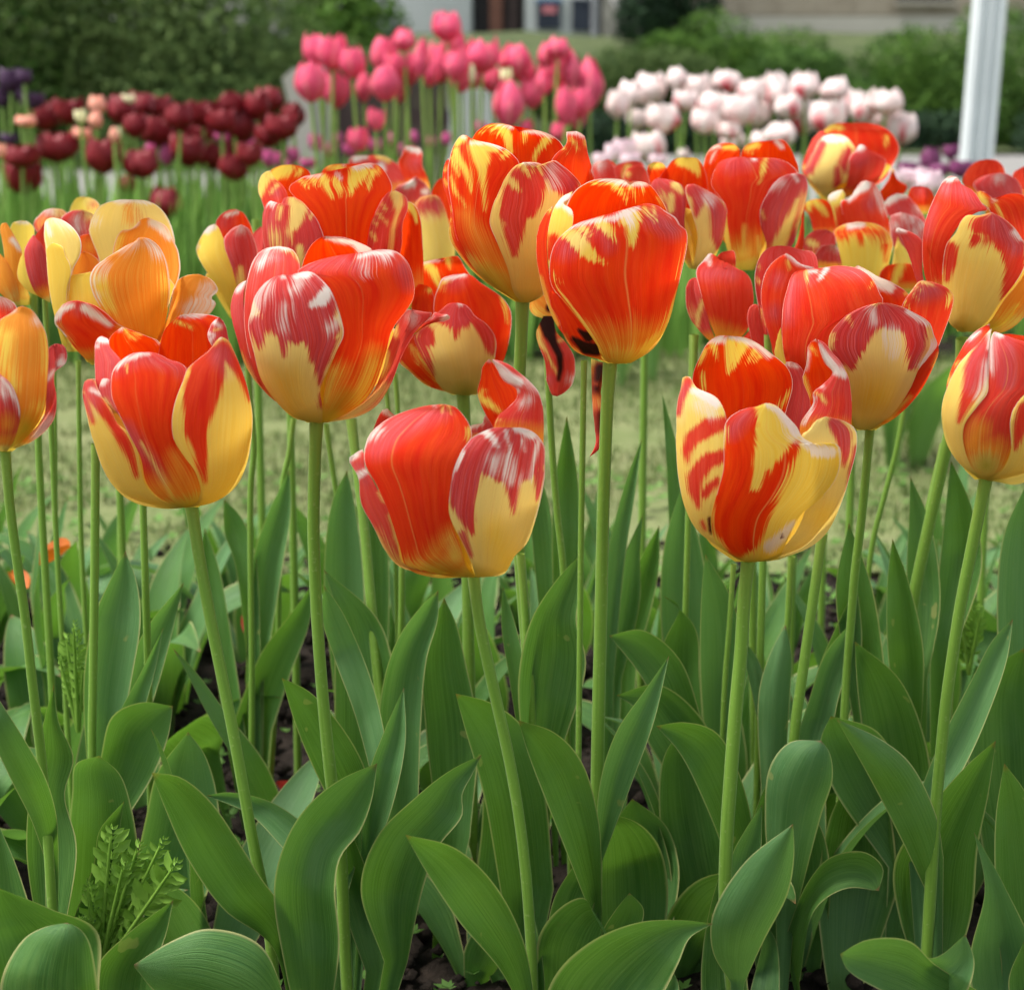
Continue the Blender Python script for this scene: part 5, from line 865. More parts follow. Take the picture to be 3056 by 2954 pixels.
leaf_tr(p, .87, [0, .0, .01], '1005,1960 1015,1850 1020,1740', '1045,1960 1040,1850 1020,1740', .4)
p = h['F5']
leaf_tr(p, 1.0, [0, -.01, -.01, 0], '1005,1480 992,1300 1015,1190 1065,1110 1112,1060', '1060,1480 1122,1270 1104,1190 1112,1120 1112,1060', .45, tw=.2)
leaf_tr(p, 1.02, [0, .01, .02], '1000,1460 975,1300 960,1200 962,1120', '1030,1460 1010,1300 985,1190 962,1120', .3)
p = h['F6']
leaf_tr(p, .92, [.01, -.02, -.05, -.07], '1135,1760 1080,1620 1040,1520 1010,1440 992,1378', '1152,1740 1146,1570 1112,1455 1062,1402 992,1378', .55)
leaf_tr(p, .935, [.0, -.02, -.03, -.02], '1140,1640 1148,1500 1180,1400 1235,1320 1281,1254', '1152,1650 1205,1510 1252,1380 1281,1254', .6, 'leaf_pale')
leaf_tr(p, .95, [0, .01, .01, -.02], '1150,1900 1134,1700 1148,1610 1165,1556', '1250,1900 1279,1710 1262,1620 1222,1575 1165,1556', .4)
leaf_tr(p, .98, [0, .02, .02], '1200,1760 1180,1640 1175,1580 1210,1528', '1290,1760 1300,1660 1275,1580 1210,1528', .4)
p = h['F7']
leaf_tr(p, .86, [.02, -.01, -.03, -.05], '1398,1880 1364,1820 1364,1750 1425,1650 1518,1576', '1425,1880 1462,1800 1508,1710 1520,1640 1518,1576', -.35, 'leaf_pale')
leaf_tr(p, .90, [0, .01, .01], '1392,1760 1400,1640 1425,1590 1459,1539', '1440,1760 1456,1640 1459,1539', .5, 'leaf_pale')
leaf_tr(p, .89, [0, .01, .02], '1345,1960 1342,1850 1358,1740 1388,1640', '1440,1960 1420,1800 1388,1640', .3)
leaf_tr(p, .91, [0, .02, .02], '1420,1960 1440,1880 1460,1800 1462,1760', '1490,1960 1492,1860 1485,1800 1462,1760', .3)
p = h['F9']
leaf_tr(p, .90, [0.01, -.01, -.04, -.07], '1770,1700 1722,1600 1660,1480 1601,1376', '1806,1640 1792,1560 1742,1460 1682,1412 1601,1376', -.45)
leaf_tr(p, .92, [0, .0, -.01, -.02], '1775,1900 1722,1760 1712,1650 1780,1545 1850,1465 1906,1417', '1810,1900 1860,1750 1872,1620 1892,1520 1906,1417', .5)
leaf_tr(p, .93, [0, .01, .02, .03], '1735,1590 1790,1440 1860,1300 1900,1225 1939,1184', '1770,1590 1850,1460 1902,1340 1928,1260 1939,1184', .4, 'leaf_pale', tw=-.2)
p = h['F1']
leaf_tr(p, .85, [.02, -.01, -.03, -.03], '85,1640 60,1570 20,1490 -20,1400 -60,1250', '112,1625 108,1560 88,1490 50,1420 -60,1250', -.4)
leaf_tr(p, .87, [0, .01, .0], '75,1800 50,1620 66,1460 84,1380 103,1308', '120,1800 147,1620 124,1520 141,1450 112,1380 103,1308', .4, wavy=2)
leaf_tr(p, .9, [0, .01, .02], '-60,1960 -60,1750 -30,1650 -10,1560', '60,1960 70,1800 40,1680 -10,1560', .4)
p = h['F8']
leaf_tr(p, 1.02, [0, 0, -.01], '1640,1560 1650,1420 1640,1310 1636,1227', '1790,1560 1772,1420 1722,1300 1636,1227', .45)
leaf_tr(p, 1.03, [0, .01, .01, .01], '1500,1480 1545,1350 1580,1250 1634,1186', '1580,1480 1602,1350 1630,1250 1634,1186', .4, 'leaf_pale')
leaf_tr(p, 1.05, [0, .01, .01], '1640,1420 1612,1250 1600,1120 1625,1000', '1700,1420 1690,1250 1668,1120 1625,1000', .35)
p = h['F10']
leaf_tr(p, 1.06, [0, -.02, -.02], '1730,1440 1700,1260 1698,1120 1708,1030', '1762,1420 1767,1240 1738,1110 1708,1030', .7)
leaf_tr(p, 1.08, [0, .02, .03], '1745,1300 1735,1100 1740,990 1742,910', '1775,1300 1800,1150 1780,1000 1742,910', .4)
leaf_tr(p, 1.10, [0, .02, .02], '1780,1240 1800,1060 1812,950 1820,880', '1830,1240 1880,1080 1860,970 1820,880', .4)

LP = [  # leaf-only plants: label, x, Y, [ (dys, L, R, cup, mat) ]
 ('broad leaf with a torn pale tip lying along the bottom edge, left of centre', 420, .80, [([0, -.01, -.02], '600,2020 420,1960 300,1900 256,1846', '560,1960 500,1810 400,1777 330,1800 256,1846', -.25, 'leaf'), ([0, -.01], '420,2000 330,1930 256,1850', '470,2000 380,1900 256,1850', .2, 'leaf_pale')]),
 ('leaves with a raised fold in the bottom left corner of the bed', 90, .80, [([0, -.02, -.03], '40,2020 0,1890 42,1800 82,1775 128,1765', '200,2020 188,1890 170,1800 150,1775 128,1765', -.4, 'leaf'), ([0, .0, .01], '-40,1900 -60,1780 -30,1700 0,1700', '190,1900 185,1780 100,1740 0,1700', .4, 'leaf'), ([.02, .03], '190,2020 180,1860 240,1790 332,1722', '290,2020 300,1850 320,1780 332,1722', .3, 'leaf')]),
 ('rounded leaf with a bent tip, left of the big wavy leaf', 190, .93, [([0, -.01, -.02], '110,1800 130,1600 138,1520 145,1462 190,1446', '280,1800 266,1640 255,1560 230,1482 190,1446', .4, 'leaf'), ([.0, -.01, -.03], '140,1760 180,1650 190,1590 238,1532', '200,1760 250,1700 230,1600 238,1532', .5, 'leaf'), ([.05, .05, .04], '250,1700 280,1560 300,1480 360,1400', '400,1700 420,1560 395,1450 360,1400', .4, 'leaf_pale')]),
 ('tall pair of pale leaves standing left of the leaning front stem', 190, 1.02, [([0, -.01, -.01, 0], '170,1520 160,1300 180,1180 212,1108 240,1054', '210,1520 252,1300 269,1190 262,1115 240,1054', .3, 'leaf_pale'), ([0, -.02, -.04], '180,1540 222,1380 268,1290 313,1200', '205,1540 265,1390 295,1290 313,1200', .5, 'leaf_pale'), ([.03, .03, .02], '200,1500 230,1330 275,1210 352,1114', '240,1500 300,1320 325,1230 352,1114', .4, 'leaf_pale'), ([-.02, -.03, -.05], '150,1600 190,1460 215,1370 270,1344 331,1351', '220,1600 295,1480 322,1410 331,1351', .4, 'leaf')]),
 ('two upright leaves rising against the lawn, between the two left-hand front blooms', 490, 1.22, [([0, 0, .01], '470,1300 482,1080 510,990 554,898', '505,1300 542,1080 557,980 554,898', .5, 'leaf_pale'), ([0, 0, .01], '475,1280 450,1080 430,1020 428,955', '500,1280 488,1060 462,990 428,955', .4, 'leaf'), ([0, -.02], '440,1400 500,1250 560,1170 603,1112', '520,1400 560,1280 590,1200 603,1112', .3, 'leaf'), ([0, -.04, -.07], '380,1420 330,1470 300,1440 340,1400', '420,1440 430,1390 400,1368 340,1400', .2, 'leaf'), ([0, .02], '430,1400 400,1200 380,1080 392,1010', '470,1400 440,1200 420,1090 392,1010', .3, 'leaf')]),
 ('broad upright leaf just left of the centre stem, with a pale folded edge', 770, 1.02, [([0, 0, 0], '730,1580 728,1340 758,1230 802,1165 839,1129', '800,1580 806,1380 817,1260 838,1185 839,1129', .5, 'leaf_pale'), ([0, .01, .01], '840,1600 815,1400 810,1240 850,1144', '900,1600 915,1400 892,1270 872,1190 850,1144', .3, 'leaf'), ([.04, .05], '640,1420 640,1250 640,1160 620,1090', '760,1420 750,1260 720,1180 620,1090', .3, 'leaf')]),
 ('leaf with a small white tip crossing behind the curved centre stem', 980, .97, [([0, -.02, -.04], '960,1720 925,1520 890,1395 872,1327', '1060,1700 1040,1500 1000,1390 940,1345 872,1327', .5, 'leaf'), ([.02, .03], '900,1760 920,1600 930,1500 960,1440', '1040,1760 1050,1620 1020,1500 960,1440', .3, 'leaf')]),
 ('long leaf pointing right along the bottom edge, centre of the bed', 1100, .81, [([0, -.01, -.02, -.02], '1010,2040 1060,1870 1130,1802 1220,1765 1300,1760 1365,1767', '1180,2040 1270,1900 1300,1840 1320,1795 1365,1767', .3, 'leaf'), ([0.0, .0], '1120,2020 1180,1910 1260,1890 1290,1860', '1240,2020 1290,1930 1300,1890 1290,1860', .2, 'leaf_pale')]),
 ('notched heart-shaped leaf low in the middle of the bed', 1110, .88, [([0, -.02, -.02], '1030,1920 1032,1790 1078,1732 1118,1718 1138,1752 1152,1778', '1180,1920 1200,1850 1180,1810 1160,1790 1152,1778', .3, 'leaf'), ([0, -.02], '1140,1900 1150,1790 1175,1745 1205,1708', '1200,1900 1222,1790 1232,1740 1205,1708', .2, 'leaf'), ([.05, .05, .04], '1040,1830 1060,1720 1120,1620 1140,1560', '1110,1830 1130,1760 1150,1650 1140,1560', .2, 'leaf')]),
 ('smooth rounded leaf shaped like a spoon, right of the yellow-barred bloom stem', 1520, .95, [([0, -.01, -.03], '1485,1760 1464,1570 1474,1465 1512,1420 1572,1417', '1520,1760 1572,1560 1594,1490 1588,1440 1572,1417', -.4, 'leaf_pale'), ([.02, .02], '1440,1820 1430,1640 1450,1540 1500,1440', '1500,1820 1490,1660 1480,1560 1500,1440', .3, 'leaf'), ([.04, .04], '1500,1860 1490,1700 1500,1570 1540,1530', '1570,1860 1590,1700 1578,1600 1540,1530', .3, 'leaf')]),
 ('curled leaf with a hooked tip pointing right, below the spoon-shaped leaf', 1600, .95, [([0, -.02, -.03, -.03], '1530,1880 1560,1740 1620,1700 1682,1704', '1500,1800 1545,1690 1590,1640 1655,1630 1690,1660 1682,1704', .3, 'leaf'), ([.04, .05], '1560,1700 1590,1560 1620,1500 1650,1440', '1720,1700 1710,1590 1690,1500 1650,1440', .3, 'leaf')]),
 ('boat-shaped curled leaf with pinkish rims at the bottom right', 1780, .80, [([0, -.03, -.05], '1900,1960 1760,1925 1680,1892 1622,1855 1608,1825', '1880,1900 1790,1845 1740,1800 1660,1798 1608,1825', .3, 'leaf'), ([0, -.02, -.02], '1680,1900 1730,1830 1790,1832 1848,1788', '1800,1960 1850,1900 1865,1840 1848,1788', .2, 'leaf_pale')]),
 ('leaves rising from the bottom right corner of the bed', 1930, .84, [([0, 0, -.01], '1900,2040 1855,1850 1885,1700 1864,1591', '2000,2040 1990,1850 1920,1690 1864,1591', .45, 'leaf_pale'), ([.02, .01, 0], '1930,2000 1904,1680 1906,1560 1922,1460', '2040,2000 2010,1650 1965,1520 1922,1460', .4, 'leaf'), ([-.02, -.02], '1960,1990 1930,1880 1960,1800', '2040,1990 2010,1880 1960,1800', .2, 'leaf')]),
 ('leaf arching left with a thin reddish rim, right of the bright red bloom stem', 1360, .99, [([0, -.02, -.04, -.05], '1420,1720 1350,1540 1300,1440 1256,1389', '1460,1700 1422,1500 1372,1402 1312,1382 1256,1389', .5, 'leaf'), ([.02, .02], '1290,1700 1262,1560 1270,1450 1300,1400', '1400,1700 1372,1560 1340,1450 1300,1400', .3, 'leaf'), ([.05, .04], '1280,1420 1230,1300 1166,1216', '1350,1400 1300,1260 1230,1206 1166,1216', .4, 'leaf'), ([.04, .03], '1290,1500 1240,1420 1220,1360 1180,1330', '1390,1480 1340,1370 1260,1310 1180,1330', .3, 'leaf')]),
 ('narrow folded upright leaf left of the yellow-barred bloom stem', 1370, 1.06, [([0, 0, -.01], '1360,1540 1340,1280 1343,1130 1350,1060', '1400,1540 1422,1250 1402,1150 1350,1060', .5, 'leaf_pale'), ([.03, .03], '1300,1480 1265,1250 1300,1160 1270,1140', '1350,1480 1340,1300 1330,1200 1270,1140', .3, 'leaf')]),
 ('short bright green leaf standing right of the yellow-barred bloom stem', 1480, 1.04, [([0, 0, 0], '1458,1540 1452,1330 1474,1250 1504,1195', '1500,1540 1512,1330 1516,1260 1504,1195', -.4, 'leaf_pale'), ([0, .02], '1480,1540 1440,1330 1425,1260 1420,1220', '1500,1540 1470,1330 1450,1260 1420,1220', .3, 'leaf_pale'), ([.02, .02], '1530,1500 1560,1300 1600,1200 1640,1120', '1580,1500 1640,1320 1650,1220 1640,1120', .4, 'leaf')]),
 ('very broad pale leaf standing left of the yellow-barred bloom', 1300, 1.16, [([0, 0, 0], '1290,1400 1264,1180 1272,1040 1305,930', '1350,1400 1360,1180 1340,1040 1305,930', .35, 'leaf_pale'), ([.05, .06], '1280,1000 1275,880 1267,750', '1320,1000 1300,870 1267,750', .3, 'leaf')]),
 ('slim upright leaves against the lawn, right of the long stem under the bright red bloom', 1175, 1.15, [([0, 0], '1150,1300 1160,1080 1195,930 1229,838', '1175,1300 1195,1080 1218,930 1229,838', .4, 'leaf_pale'), ([.02, .0], '1150,1300 1175,1120 1200,1050 1230,985', '1190,1300 1225,1150 1225,1060 1230,985', .4, 'leaf_pale'), ([.04, .04], '1170,1260 1200,1130 1230,1060 1262,1005', '1220,1260 1250,1150 1262,1080 1262,1005', .3, 'leaf')]),
 ('bright backlit leaf rising between the stems left of the long straight one', 1085, 1.14, [([0, 0], '1060,1240 1058,960 1070,870 1085,795', '1110,1240 1112,1000 1104,900 1085,795', .4, 'leaf'), ([0, .02], '1040,1240 1020,1050 1015,960 1030,900', '1070,1240 1062,1060 1050,960 1030,900', .3, 'leaf')]),
 ('pale leaf pair standing behind the stem of the large pinkish-red bloom', 660, 1.18, [([0, 0], '640,1340 620,1100 636,960 664,900', '700,1340 696,1100 680,970 664,900', .35, 'leaf_pale'), ([0, .02], '690,1320 700,1080 700,960 715,900', '740,1320 745,1100 735,980 715,900', .3, 'leaf')]),
 ('tall broad leaf at the right edge, above the corner', 1950, 1.05, [([0, 0], '1925,1480 1908,1150 1922,1020 1965,925', '2010,1480 2020,1150 2010,1020 1965,925', .35, 'leaf_pale'), ([-.02, -.03], '1880,1620 1850,1420 1870,1300 1960,1240', '2010,1620 2010,1440 1990,1330 1960,1240', .4, 'leaf')]),
 ('low broad leaf spreading right, behind the stem of the right edge bloom', 1690, .99, [([0, -.01], '1700,1660 1590,1500 1570,1420 1590,1370', '1780,1660 1730,1500 1680,1400 1590,1370', .3, 'leaf'), ([.03, .03], '1640,1720 1610,1600 1600,1500 1580,1450', '1720,1720 1720,1620 1680,1520 1580,1450', .3, 'leaf')]),
]
for lab, xb, Y, ls in LP:
    r = leafy(lab, xb, Y)
    for (dys, L, R, c, m) in ls: leaf_tr(r, Y, dys, L, R, c, m)

# bare stems rising behind, each with a leaf pair (their blooms are hidden or already gone)
BS = [('104,690 106,850 108,1010', 1.2, 9), ('150,690 152,850 155,1020', 1.18, 11), ('183,850 181,1100 178,1300 176,1440', 1.0, 19), ('228,960 228,1050 229,1120', 1.25, 9),
      ('562,800 553,870 541,925', 1.25, 12), ('624,812 640,920 658,1030 672,1120', 1.2, 12), ('738,735 745,800 752,900', 1.2, 11), ('756,715 760,760 764,860', 1.22, 11), ('770,1050 768,1180 766,1260', 1.15, 13),
      ('1574,1020 1556,1150 1536,1290 1520,1410', 1.0, 23), ('1515,1065 1510,1150 1505,1240', 1.08, 15), ('1740,730 1716,860 1690,960 1670,1040', 1.2, 12), ('1806,850 1780,960 1760,1060 1744,1150', 1.12, 15), ('996,1060 1003,1150 1010,1250 1016,1330', 1.0, 18), ('1404,1080 1396,1200 1388,1300', 1.05, 12)]
bl = ['thin stem left of the leaning front bloom, under the open orange tulip', 'second thin stem under the open orange tulip, paired with the outermost', 'thick pale stem rising behind the leaves at the left, under the red bloom with yellow', 'short stem seen against the lawn just under the left yellow-red bloom', 'slim slanting stem between the two left-hand front blooms', 'slim stem leaning right, just right of the large pinkish-red bloom stem', 'left stem of a close pair below the round red tulip', 'right stem of a close pair below the round red tulip', 'short stem deep behind the low centre bloom', 'thick stem just right of the yellow-barred bloom, slanting left downward', 'thin stem right under the yellow-barred bloom, right of its own stem', 'slim dark stem slanting left against the lawn, right of the yellow-barred bloom', 'pale slanting stem left of the right edge bloom stem', 'stem behind the low centre bloom, right side', 'thin stem close on the left of the yellow-barred bloom stem']
for (s, Y, w_), lb in zip(BS, bl):
    r = empty('tulip_stalk', (float(D(pp(s)[-1][0], 1400, Y)[0]), Y, 0), lb, 'stem', 'stalks between the front blooms')
    stem_tr(r, s, Y, w_)

# ---- filler plants: modelled in the round, standing on the bed in rows
def leaf3d(L, W, bend, seed, nu=9, nv=22, fold=.35):
    v = np.linspace(0, 1, nv)[:, None]; u = np.linspace(-1, 1, nu)[None, :]
    th = R_(84) - bend * v ** 1.5                       # elevation of the midrib
    ds = L / (nv - 1); x = np.cumsum(np.cos(th) * ds, 0) - np.cos(th[0]) * ds; z = np.cumsum(np.sin(th) * ds, 0) - np.sin(th[0]) * ds
    wdt = W * (np.clip(.35 + v * 2.2, 0, 1) ** .8) * np.clip(1 - np.clip((v - .38) / .62, 0, 1) ** 1.9, 0, 1) ** .9
    c = fold * (1 - u ** 2) * wdt * (1.4 - .8 * v)
    yy = u * wdt; wv = .007 * wave(np.sign(u), v, 3, 16, seed) * np.abs(u) ** 2 * np.sin(v * math.pi)
    tw = 1.1 * (seed % 5 - 2) / 2 * v ** 1.5
    X = x + (c + wv) * np.sin(th) + yy * np.sin(tw) * .5; Z = z - (c + wv) * np.cos(th) + 0 * yy + yy * np.sin(tw) * .3; Y = yy * np.cos(tw)
    P = np.stack([X + 0 * u, Y, Z + 0 * u], -1).reshape(-1, 3)
    uv = np.stack([u + 0 * v, v + 0 * u], -1).reshape(-1, 2)
    o = mesh_obj('leaf', P, grid_faces(nu, nv), M['leaf'], None, uv); me = o.data; bpy.data.objects.remove(o); return me
LM = [leaf3d(*a) for a in [(.20, .020, R_(55), 1), (.18, .025, R_(95), 2), (.23, .016, R_(30), 3), (.17, .027, R_(120), 4), (.21, .021, R_(45), 5), (.24, .015, R_(22), 6), (.15, .024, R_(80), 7), (.22, .019, R_(75), 8), (.19, .022, R_(65), 9)]]
LM2 = [m.copy() for m in LM[:3]]
for m in LM2: m.materials.clear(); m.materials.append(M['leaf_pale'])
def hole(x, y):
    # bare soil between the leaning stem and the large bloom, and smaller gaps
    return (-.30 < x < -.115 and 1.02 < y < 1.50 and abs(x + .198) < .052) or (.035 < x < .10 and 1.0 < y < 1.4)
rows = np.linspace(1.0, 1.72, 9); frs = np.random.RandomState(5)
rown = 'front-most second third fourth fifth sixth seventh eighth back-most'.split()
for ri, y0 in enumerate(rows):
    half = (980 / 3430) * (y0 + .08) + .03; nc = int(round(half * 2 / (.068 if ri < 5 else .08))); ci = 0
    for cx in np.linspace(-half, half, nc):
        x = cx + frs.uniform(-.02, .02); y = y0 + frs.uniform(-.035, .035)
        if hole(x, y): continue
        if frs.rand() < (.0 if x < -.08 else .2 if ri > 6 else .05): continue
        pl = empty('tulip', (x, y, 0), f'leaf-only tulip in the {rown[ri]} row of the front bed, {ordn(ci)} from the left', 'tulip', 'leaf-only tulips of the front bed'); ci += 1
        nl = frs.choice([2, 3, 3, 4]); a0 = frs.uniform(0, 6.28); s0 = frs.uniform(.75, 1.05) * (1.15 if (x < -.08 and ri > 3) else 1.0) * (.82 if ri < 2 else (1.0 if ri < 5 else .84 if ri < 7 else .70))
        for j in range(nl):
            me = LM[frs.randint(len(LM))] if frs.rand() < .8 else LM2[frs.randint(3)]
            s = s0 * frs.uniform(.8, 1.12); az = a0 + j * 2.2 + frs.uniform(-.4, .4)
            child('leaf', me, pl, (.004 * math.cos(az), .004 * math.sin(az), -.004), (frs.uniform(-.3, .3), frs.uniform(-.25, .25), az), (s, s, s))
# ---- small weeds on the soil: feathery seedlings and toothed poppy leaves
def toothed(name, P0, P1, wd, seed):
    """feathery leaf: pairs of small pointed, curled leaflets along a rib"""
    rs = np.random.RandomState(seed); P0 = np.array(P0); P1 = np.array(P1); d = P1 - P0; L = np.linalg.norm(d); d /= L
    s = np.cross(d, [0, -1.0, .25]); s /= np.linalg.norm(s); nrm = np.cross(s, d); n = 11; V = []; F = []
    for i in range(n):
        t = (i + .5) / n; c = P0 + d * L * t - nrm * .007 * math.sin(t * 3)
        for sg in (-1, 1):
            for sub in (0, 1):
                ll = wd * (2.1 if sub == 0 else 1.2) * math.sin(min(t * .95 + .12, 1) * math.pi) ** .6 * rs.uniform(.7, 1.2)
                e = s * sg * rs.uniform(.7, 1.0) + d * (rs.uniform(.5, .9) + .5 * sub) - nrm * rs.uniform(-.4, .5); e /= np.linalg.norm(e); q = np.cross(e, nrm); q /= np.linalg.norm(q)
                b = c + d * L / n * .4 * sub; k = len(V); wq = ll * .24
                V += [b, b + e * ll * .45 + q * wq, b + e * ll * .5 - nrm * .0015, b + e * ll * .45 - q * wq, b + e * ll * .8 + q * wq * .7, b + e * ll * .8 - q * wq * .7, b + e * ll - nrm * .002]
                F += [[k, k + 1, k + 2], [k, k + 2, k + 3], [k + 1, k + 4, k + 2], [k + 2, k + 5, k + 3], [k + 2, k + 4, k + 6], [k + 2, k + 6, k + 5]]
    return np.array(V), F
M['weed'] = simple('weed_leaf', (.15, .30, .03), (.24, .42, .06), 60, .6, 3, transl=(.2, .4, .04), tfac=.3)
def weedplant(label, base, tips, Y, wd):
    r = empty('poppy_seedling', (float(D(base[0], 1500, Y)[0]), Y, 0), label, 'weed'); 
    b = D(base[0], base[1], Y); b[2] = max(b[2], .004)
    for j, (x, y, w_) in enumerate(tips):
        t = D(x, y, Y - .01 * (j % 3)); V, F = toothed('leaf', b + (t - b) * .25, t, wd * w_, j + int(x))
        mesh_obj('leaf', V, F, M['weed'], r)
        q = np.linspace(0, 1, 8)[:, None]; v, f, uv = tube(b + (t - b) * q * .9, np.linspace(.0016, .0007, 8), 6); mesh_obj('stalk', v, f, M['weed'], r, uv)
    return r
weedplant('bright green toothed poppy seedling at the lower left, between tulip leaves', (188, 1870), [(215, 1570, 1.0), (240, 1640, .8), (345, 1640, 1.0), (320, 1590, .7), (165, 1680, .6), (150, 1760, .5), (270, 1600, .8)], .885, .0075)
weedplant('small toothed poppy seedling in the left part of the bed', (150, 1400), [(125, 1205, 1.0), (160, 1270, .6), (140, 1180, .7), (108, 1240, .5)], 1.08, .0055)
weedplant('poppy seedling glimpsed between the stems at the right', (1855, 1290), [(1862, 1130, 1.0), (1835, 1150, .9), (1880, 1160, .7), (1842, 1220, .6)], 1.2, .006)
P = []; 
for _ in range(240):
    x = frs.uniform(-.62, .62); y = .95 + frs.uniform(0, 1) ** 1.2 * .9; P.append([x, y, .008])
for _ in range(60): P.append([frs.uniform(-.30, -.11), frs.uniform(1.02, 1.5), .008])
tag(rosettes('soil_weeds', P, .008, M['clover'], frs, 6), 'tiny weed seedlings scattered over the dark soil', None, None, 'stuff')
# fallen petals
def fallen(label, x, y, Y, size, col, seed, z=None):
    u = np.linspace(-1, 1, 9)[None]; v = np.linspace(0, 1, 14)[:, None]; w_ = np.sin(np.clip(v * .95 + .04, 0, 1) * math.pi) ** .6 * size * .42
    P = np.stack([v * size + 0 * u, u * w_, .9 * w_ * u ** 2 + size * .5 * v ** 2 + .004 * wave(u, v, 3, 5, seed) + .002], -1)
    c = D(x, y, Y); a = seed * 1.3; R = np.array([[math.cos(a), -math.sin(a), 0], [math.sin(a), math.cos(a), 0], [0, 0, 1]]); P = P @ R.T + [c[0], Y, (max(c[2], .012) if z is None else z)]
    o = mesh_obj('fallen_petal', P.reshape(-1, 3), grid_faces(9, 14), M[col], None); tag(o, label, 'petal'); return o
M['redpetal'] = simple('fallen_red', (.42, .02, .02), (.6, .10, .09), 80, .5, 4, transl=(.6, .05, .03), tfac=.3)
M['orgpetal'] = simple('fallen_orange', (.40, .09, .01), (.55, .17, .02), 60, .6, 4, transl=(.6, .15, .01), tfac=.25)
fallen('red petal lying on the dark soil behind the big wavy leaf', 545, 1538, 1.24, .036, 'redpetal', 9)
fallen('red petal standing between leaves, left of the soil gap', 478, 1218, 1.42, .03, 'redpetal', 1, .07)
fallen('orange fallen petal caught among the leaves at the left', 66, 1080, 1.35, .028, 'orgpetal', 5, float(D(66, 1085, 1.35)[2]))
fallen('small coral petal among leaves at the far left', 54, 1130, 1.3, .018, 'orgpetal', 2, float(D(54, 1130, 1.3)[2]))
# ------------------------------------------------------------ back bed: tulips built in the round, one thing each
def bgmat(name, c1, c2, base, base_h=.12, tf=.25, edge=None, stripe=0):
    n = NT(name); uvv, U, V = n.uv(9, 1.5); a = n.noise(uvv, 1.0, 3, .6); oi = n.n('ShaderNodeObjectInfo')
    col = n.mix(n.mapr(a, .3, .7), c1, c2)
    if stripe: col = n.mix(n.math('MULTIPLY', n.mapr(n.math('ADD', n.math('ABSOLUTE', U), n.math('MULTIPLY', a, .8)), .62, .88, 1, 0), n.math('MULTIPLY', n.mapr(V, .85, .35, 0, stripe), n.mapr(oi.outputs['Random'], .15, .8, .05, 1.0))), col, base)
    if edge: col = n.mix(n.mapr(n.math('ABSOLUTE', U), .65, 1.0, 0, .8), col, edge)
    col = n.mix(n.mapr(V, base_h * 1.5, 0.0, 0, .7), col, (.45, .5, .2))
    return n.bsdf(col, .5, .35, transl=col, tfac=tf)
BM = {'pink': bgmat('pink_petal', (.76, .050, .165), (.84, .15, .25), (.8, .3, .3), .05, .3, (.82, .26, .28)),
      'white': bgmat('white_pink_petal', (.92, .87, .83), (.89, .72, .69), (.78, .09, .13), .02, .35, None, 1.0),
      'dark': bgmat('dark_red_petal', (.13, .004, .008), (.27, .012, .020), (.2, .01, .01), .0, .16),
      'purple': bgmat('dark_purple_petal', (.035, .010, .035), (.09, .04, .10), (.1, .05, .1), .0, .1),
      'peach': bgmat('peach_petal', (.82, .22, .17), (.86, .55, .38), (.8, .3, .2), .1, .25),
      'cream': bgmat('cream_petal', (.78, .74, .40), (.84, .80, .55), (.8, .3, .2), .2, .25),
      'magenta': bgmat('magenta_petal', (.52, .05, .22), (.68, .17, .36), (.8, .3, .5), .05, .25),
      'violet': bgmat('violet_petal', (.16, .025, .10), (.27, .07, .18), (.8, .3, .5), .0, .15),
      'palepink': bgmat('pale_pink_petal', (.86, .62, .68), (.88, .76, .78), (.8, .3, .5), .05, .25)}
def petal3d(w, h, open_, tip, seed, ruffle=0.0, nu=9, nv=12):
    """petal of a cup, base at the origin, axis +Z, centred on -Y; unit height"""
    v = np.linspace(0, 1, nv)[:, None]; u = np.linspace(-1, 1, nu)[None]
    r = w * (np.sin(np.clip(v * 1.9, 0, 1) * math.pi / 2) ** .75 * (1 - .80 * (1 - min(open_, 1)) * np.clip((v - .42) / .58, 0, 1) ** 1.8) + .25 * max(open_ - 1, 0) * v ** 3) + .02
    span = 1.15 * np.clip(1 - np.clip((v - .45) / .55, 0, 1) ** tip, 0, 1) ** .62
    a = u * span
    rr = r * (1 - .05 * np.abs(u)) + ruffle * wave(u, v, 5, 9, seed) * v
    X = rr * np.sin(a); Y = -rr * np.cos(a); Z = h * (v - .05 * np.abs(u) * v) + ruffle * .5 * wave(u, v, 4, 6, seed + 1) * v
    uv = np.stack([u + 0 * v, v + 0 * u], -1).reshape(-1, 2)
    return np.stack([X, Y + 0 * Z, Z + 0 * X], -1).reshape(-1, 3), grid_faces(nu, nv), uv
def petal_mesh(kind, args):
    P, F, uv = petal3d(*args); o = mesh_obj('petal', P, F, BM[kind], None, uv); me = o.data; bpy.data.objects.remove(o); return me
SH = {'pink': [(.37, 1, .15, 2.0, 3, .02), (.38, 1, .30, 2.2, 4, .03), (.36, 1, .45, 1.8, 33, .03)], 'white': [(.47, 1, .30, 2.6, 5, .05), (.50, 1, .5, 2.8, 6, .07), (.44, 1, .75, 2.2, 26, .10), (.49, 1, .6, 3.4, 27, .12)], 'dark': [(.50, 1, .55, 2.4, 7, .07), (.54, 1, .8, 2.4, 8, .09)],
      'purple': [(.5, 1, 1.0, 2.6, 9, .08)], 'peach': [(.34, 1, .5, 2.0, 10)], 'cream': [(.30, 1, .4, 2.0, 12)], 'magenta': [(.38, 1, .8, 2.0, 11, .03)], 'violet': [(.5, 1, .9, 2.6, 13, .06)], 'palepink': [(.5, 1, 1.0, 2.6, 14, .05)]}
PM = {k: [petal_mesh(k, a) for a in v] for k, v in SH.items()}
nr = {k: [] for k in PM}
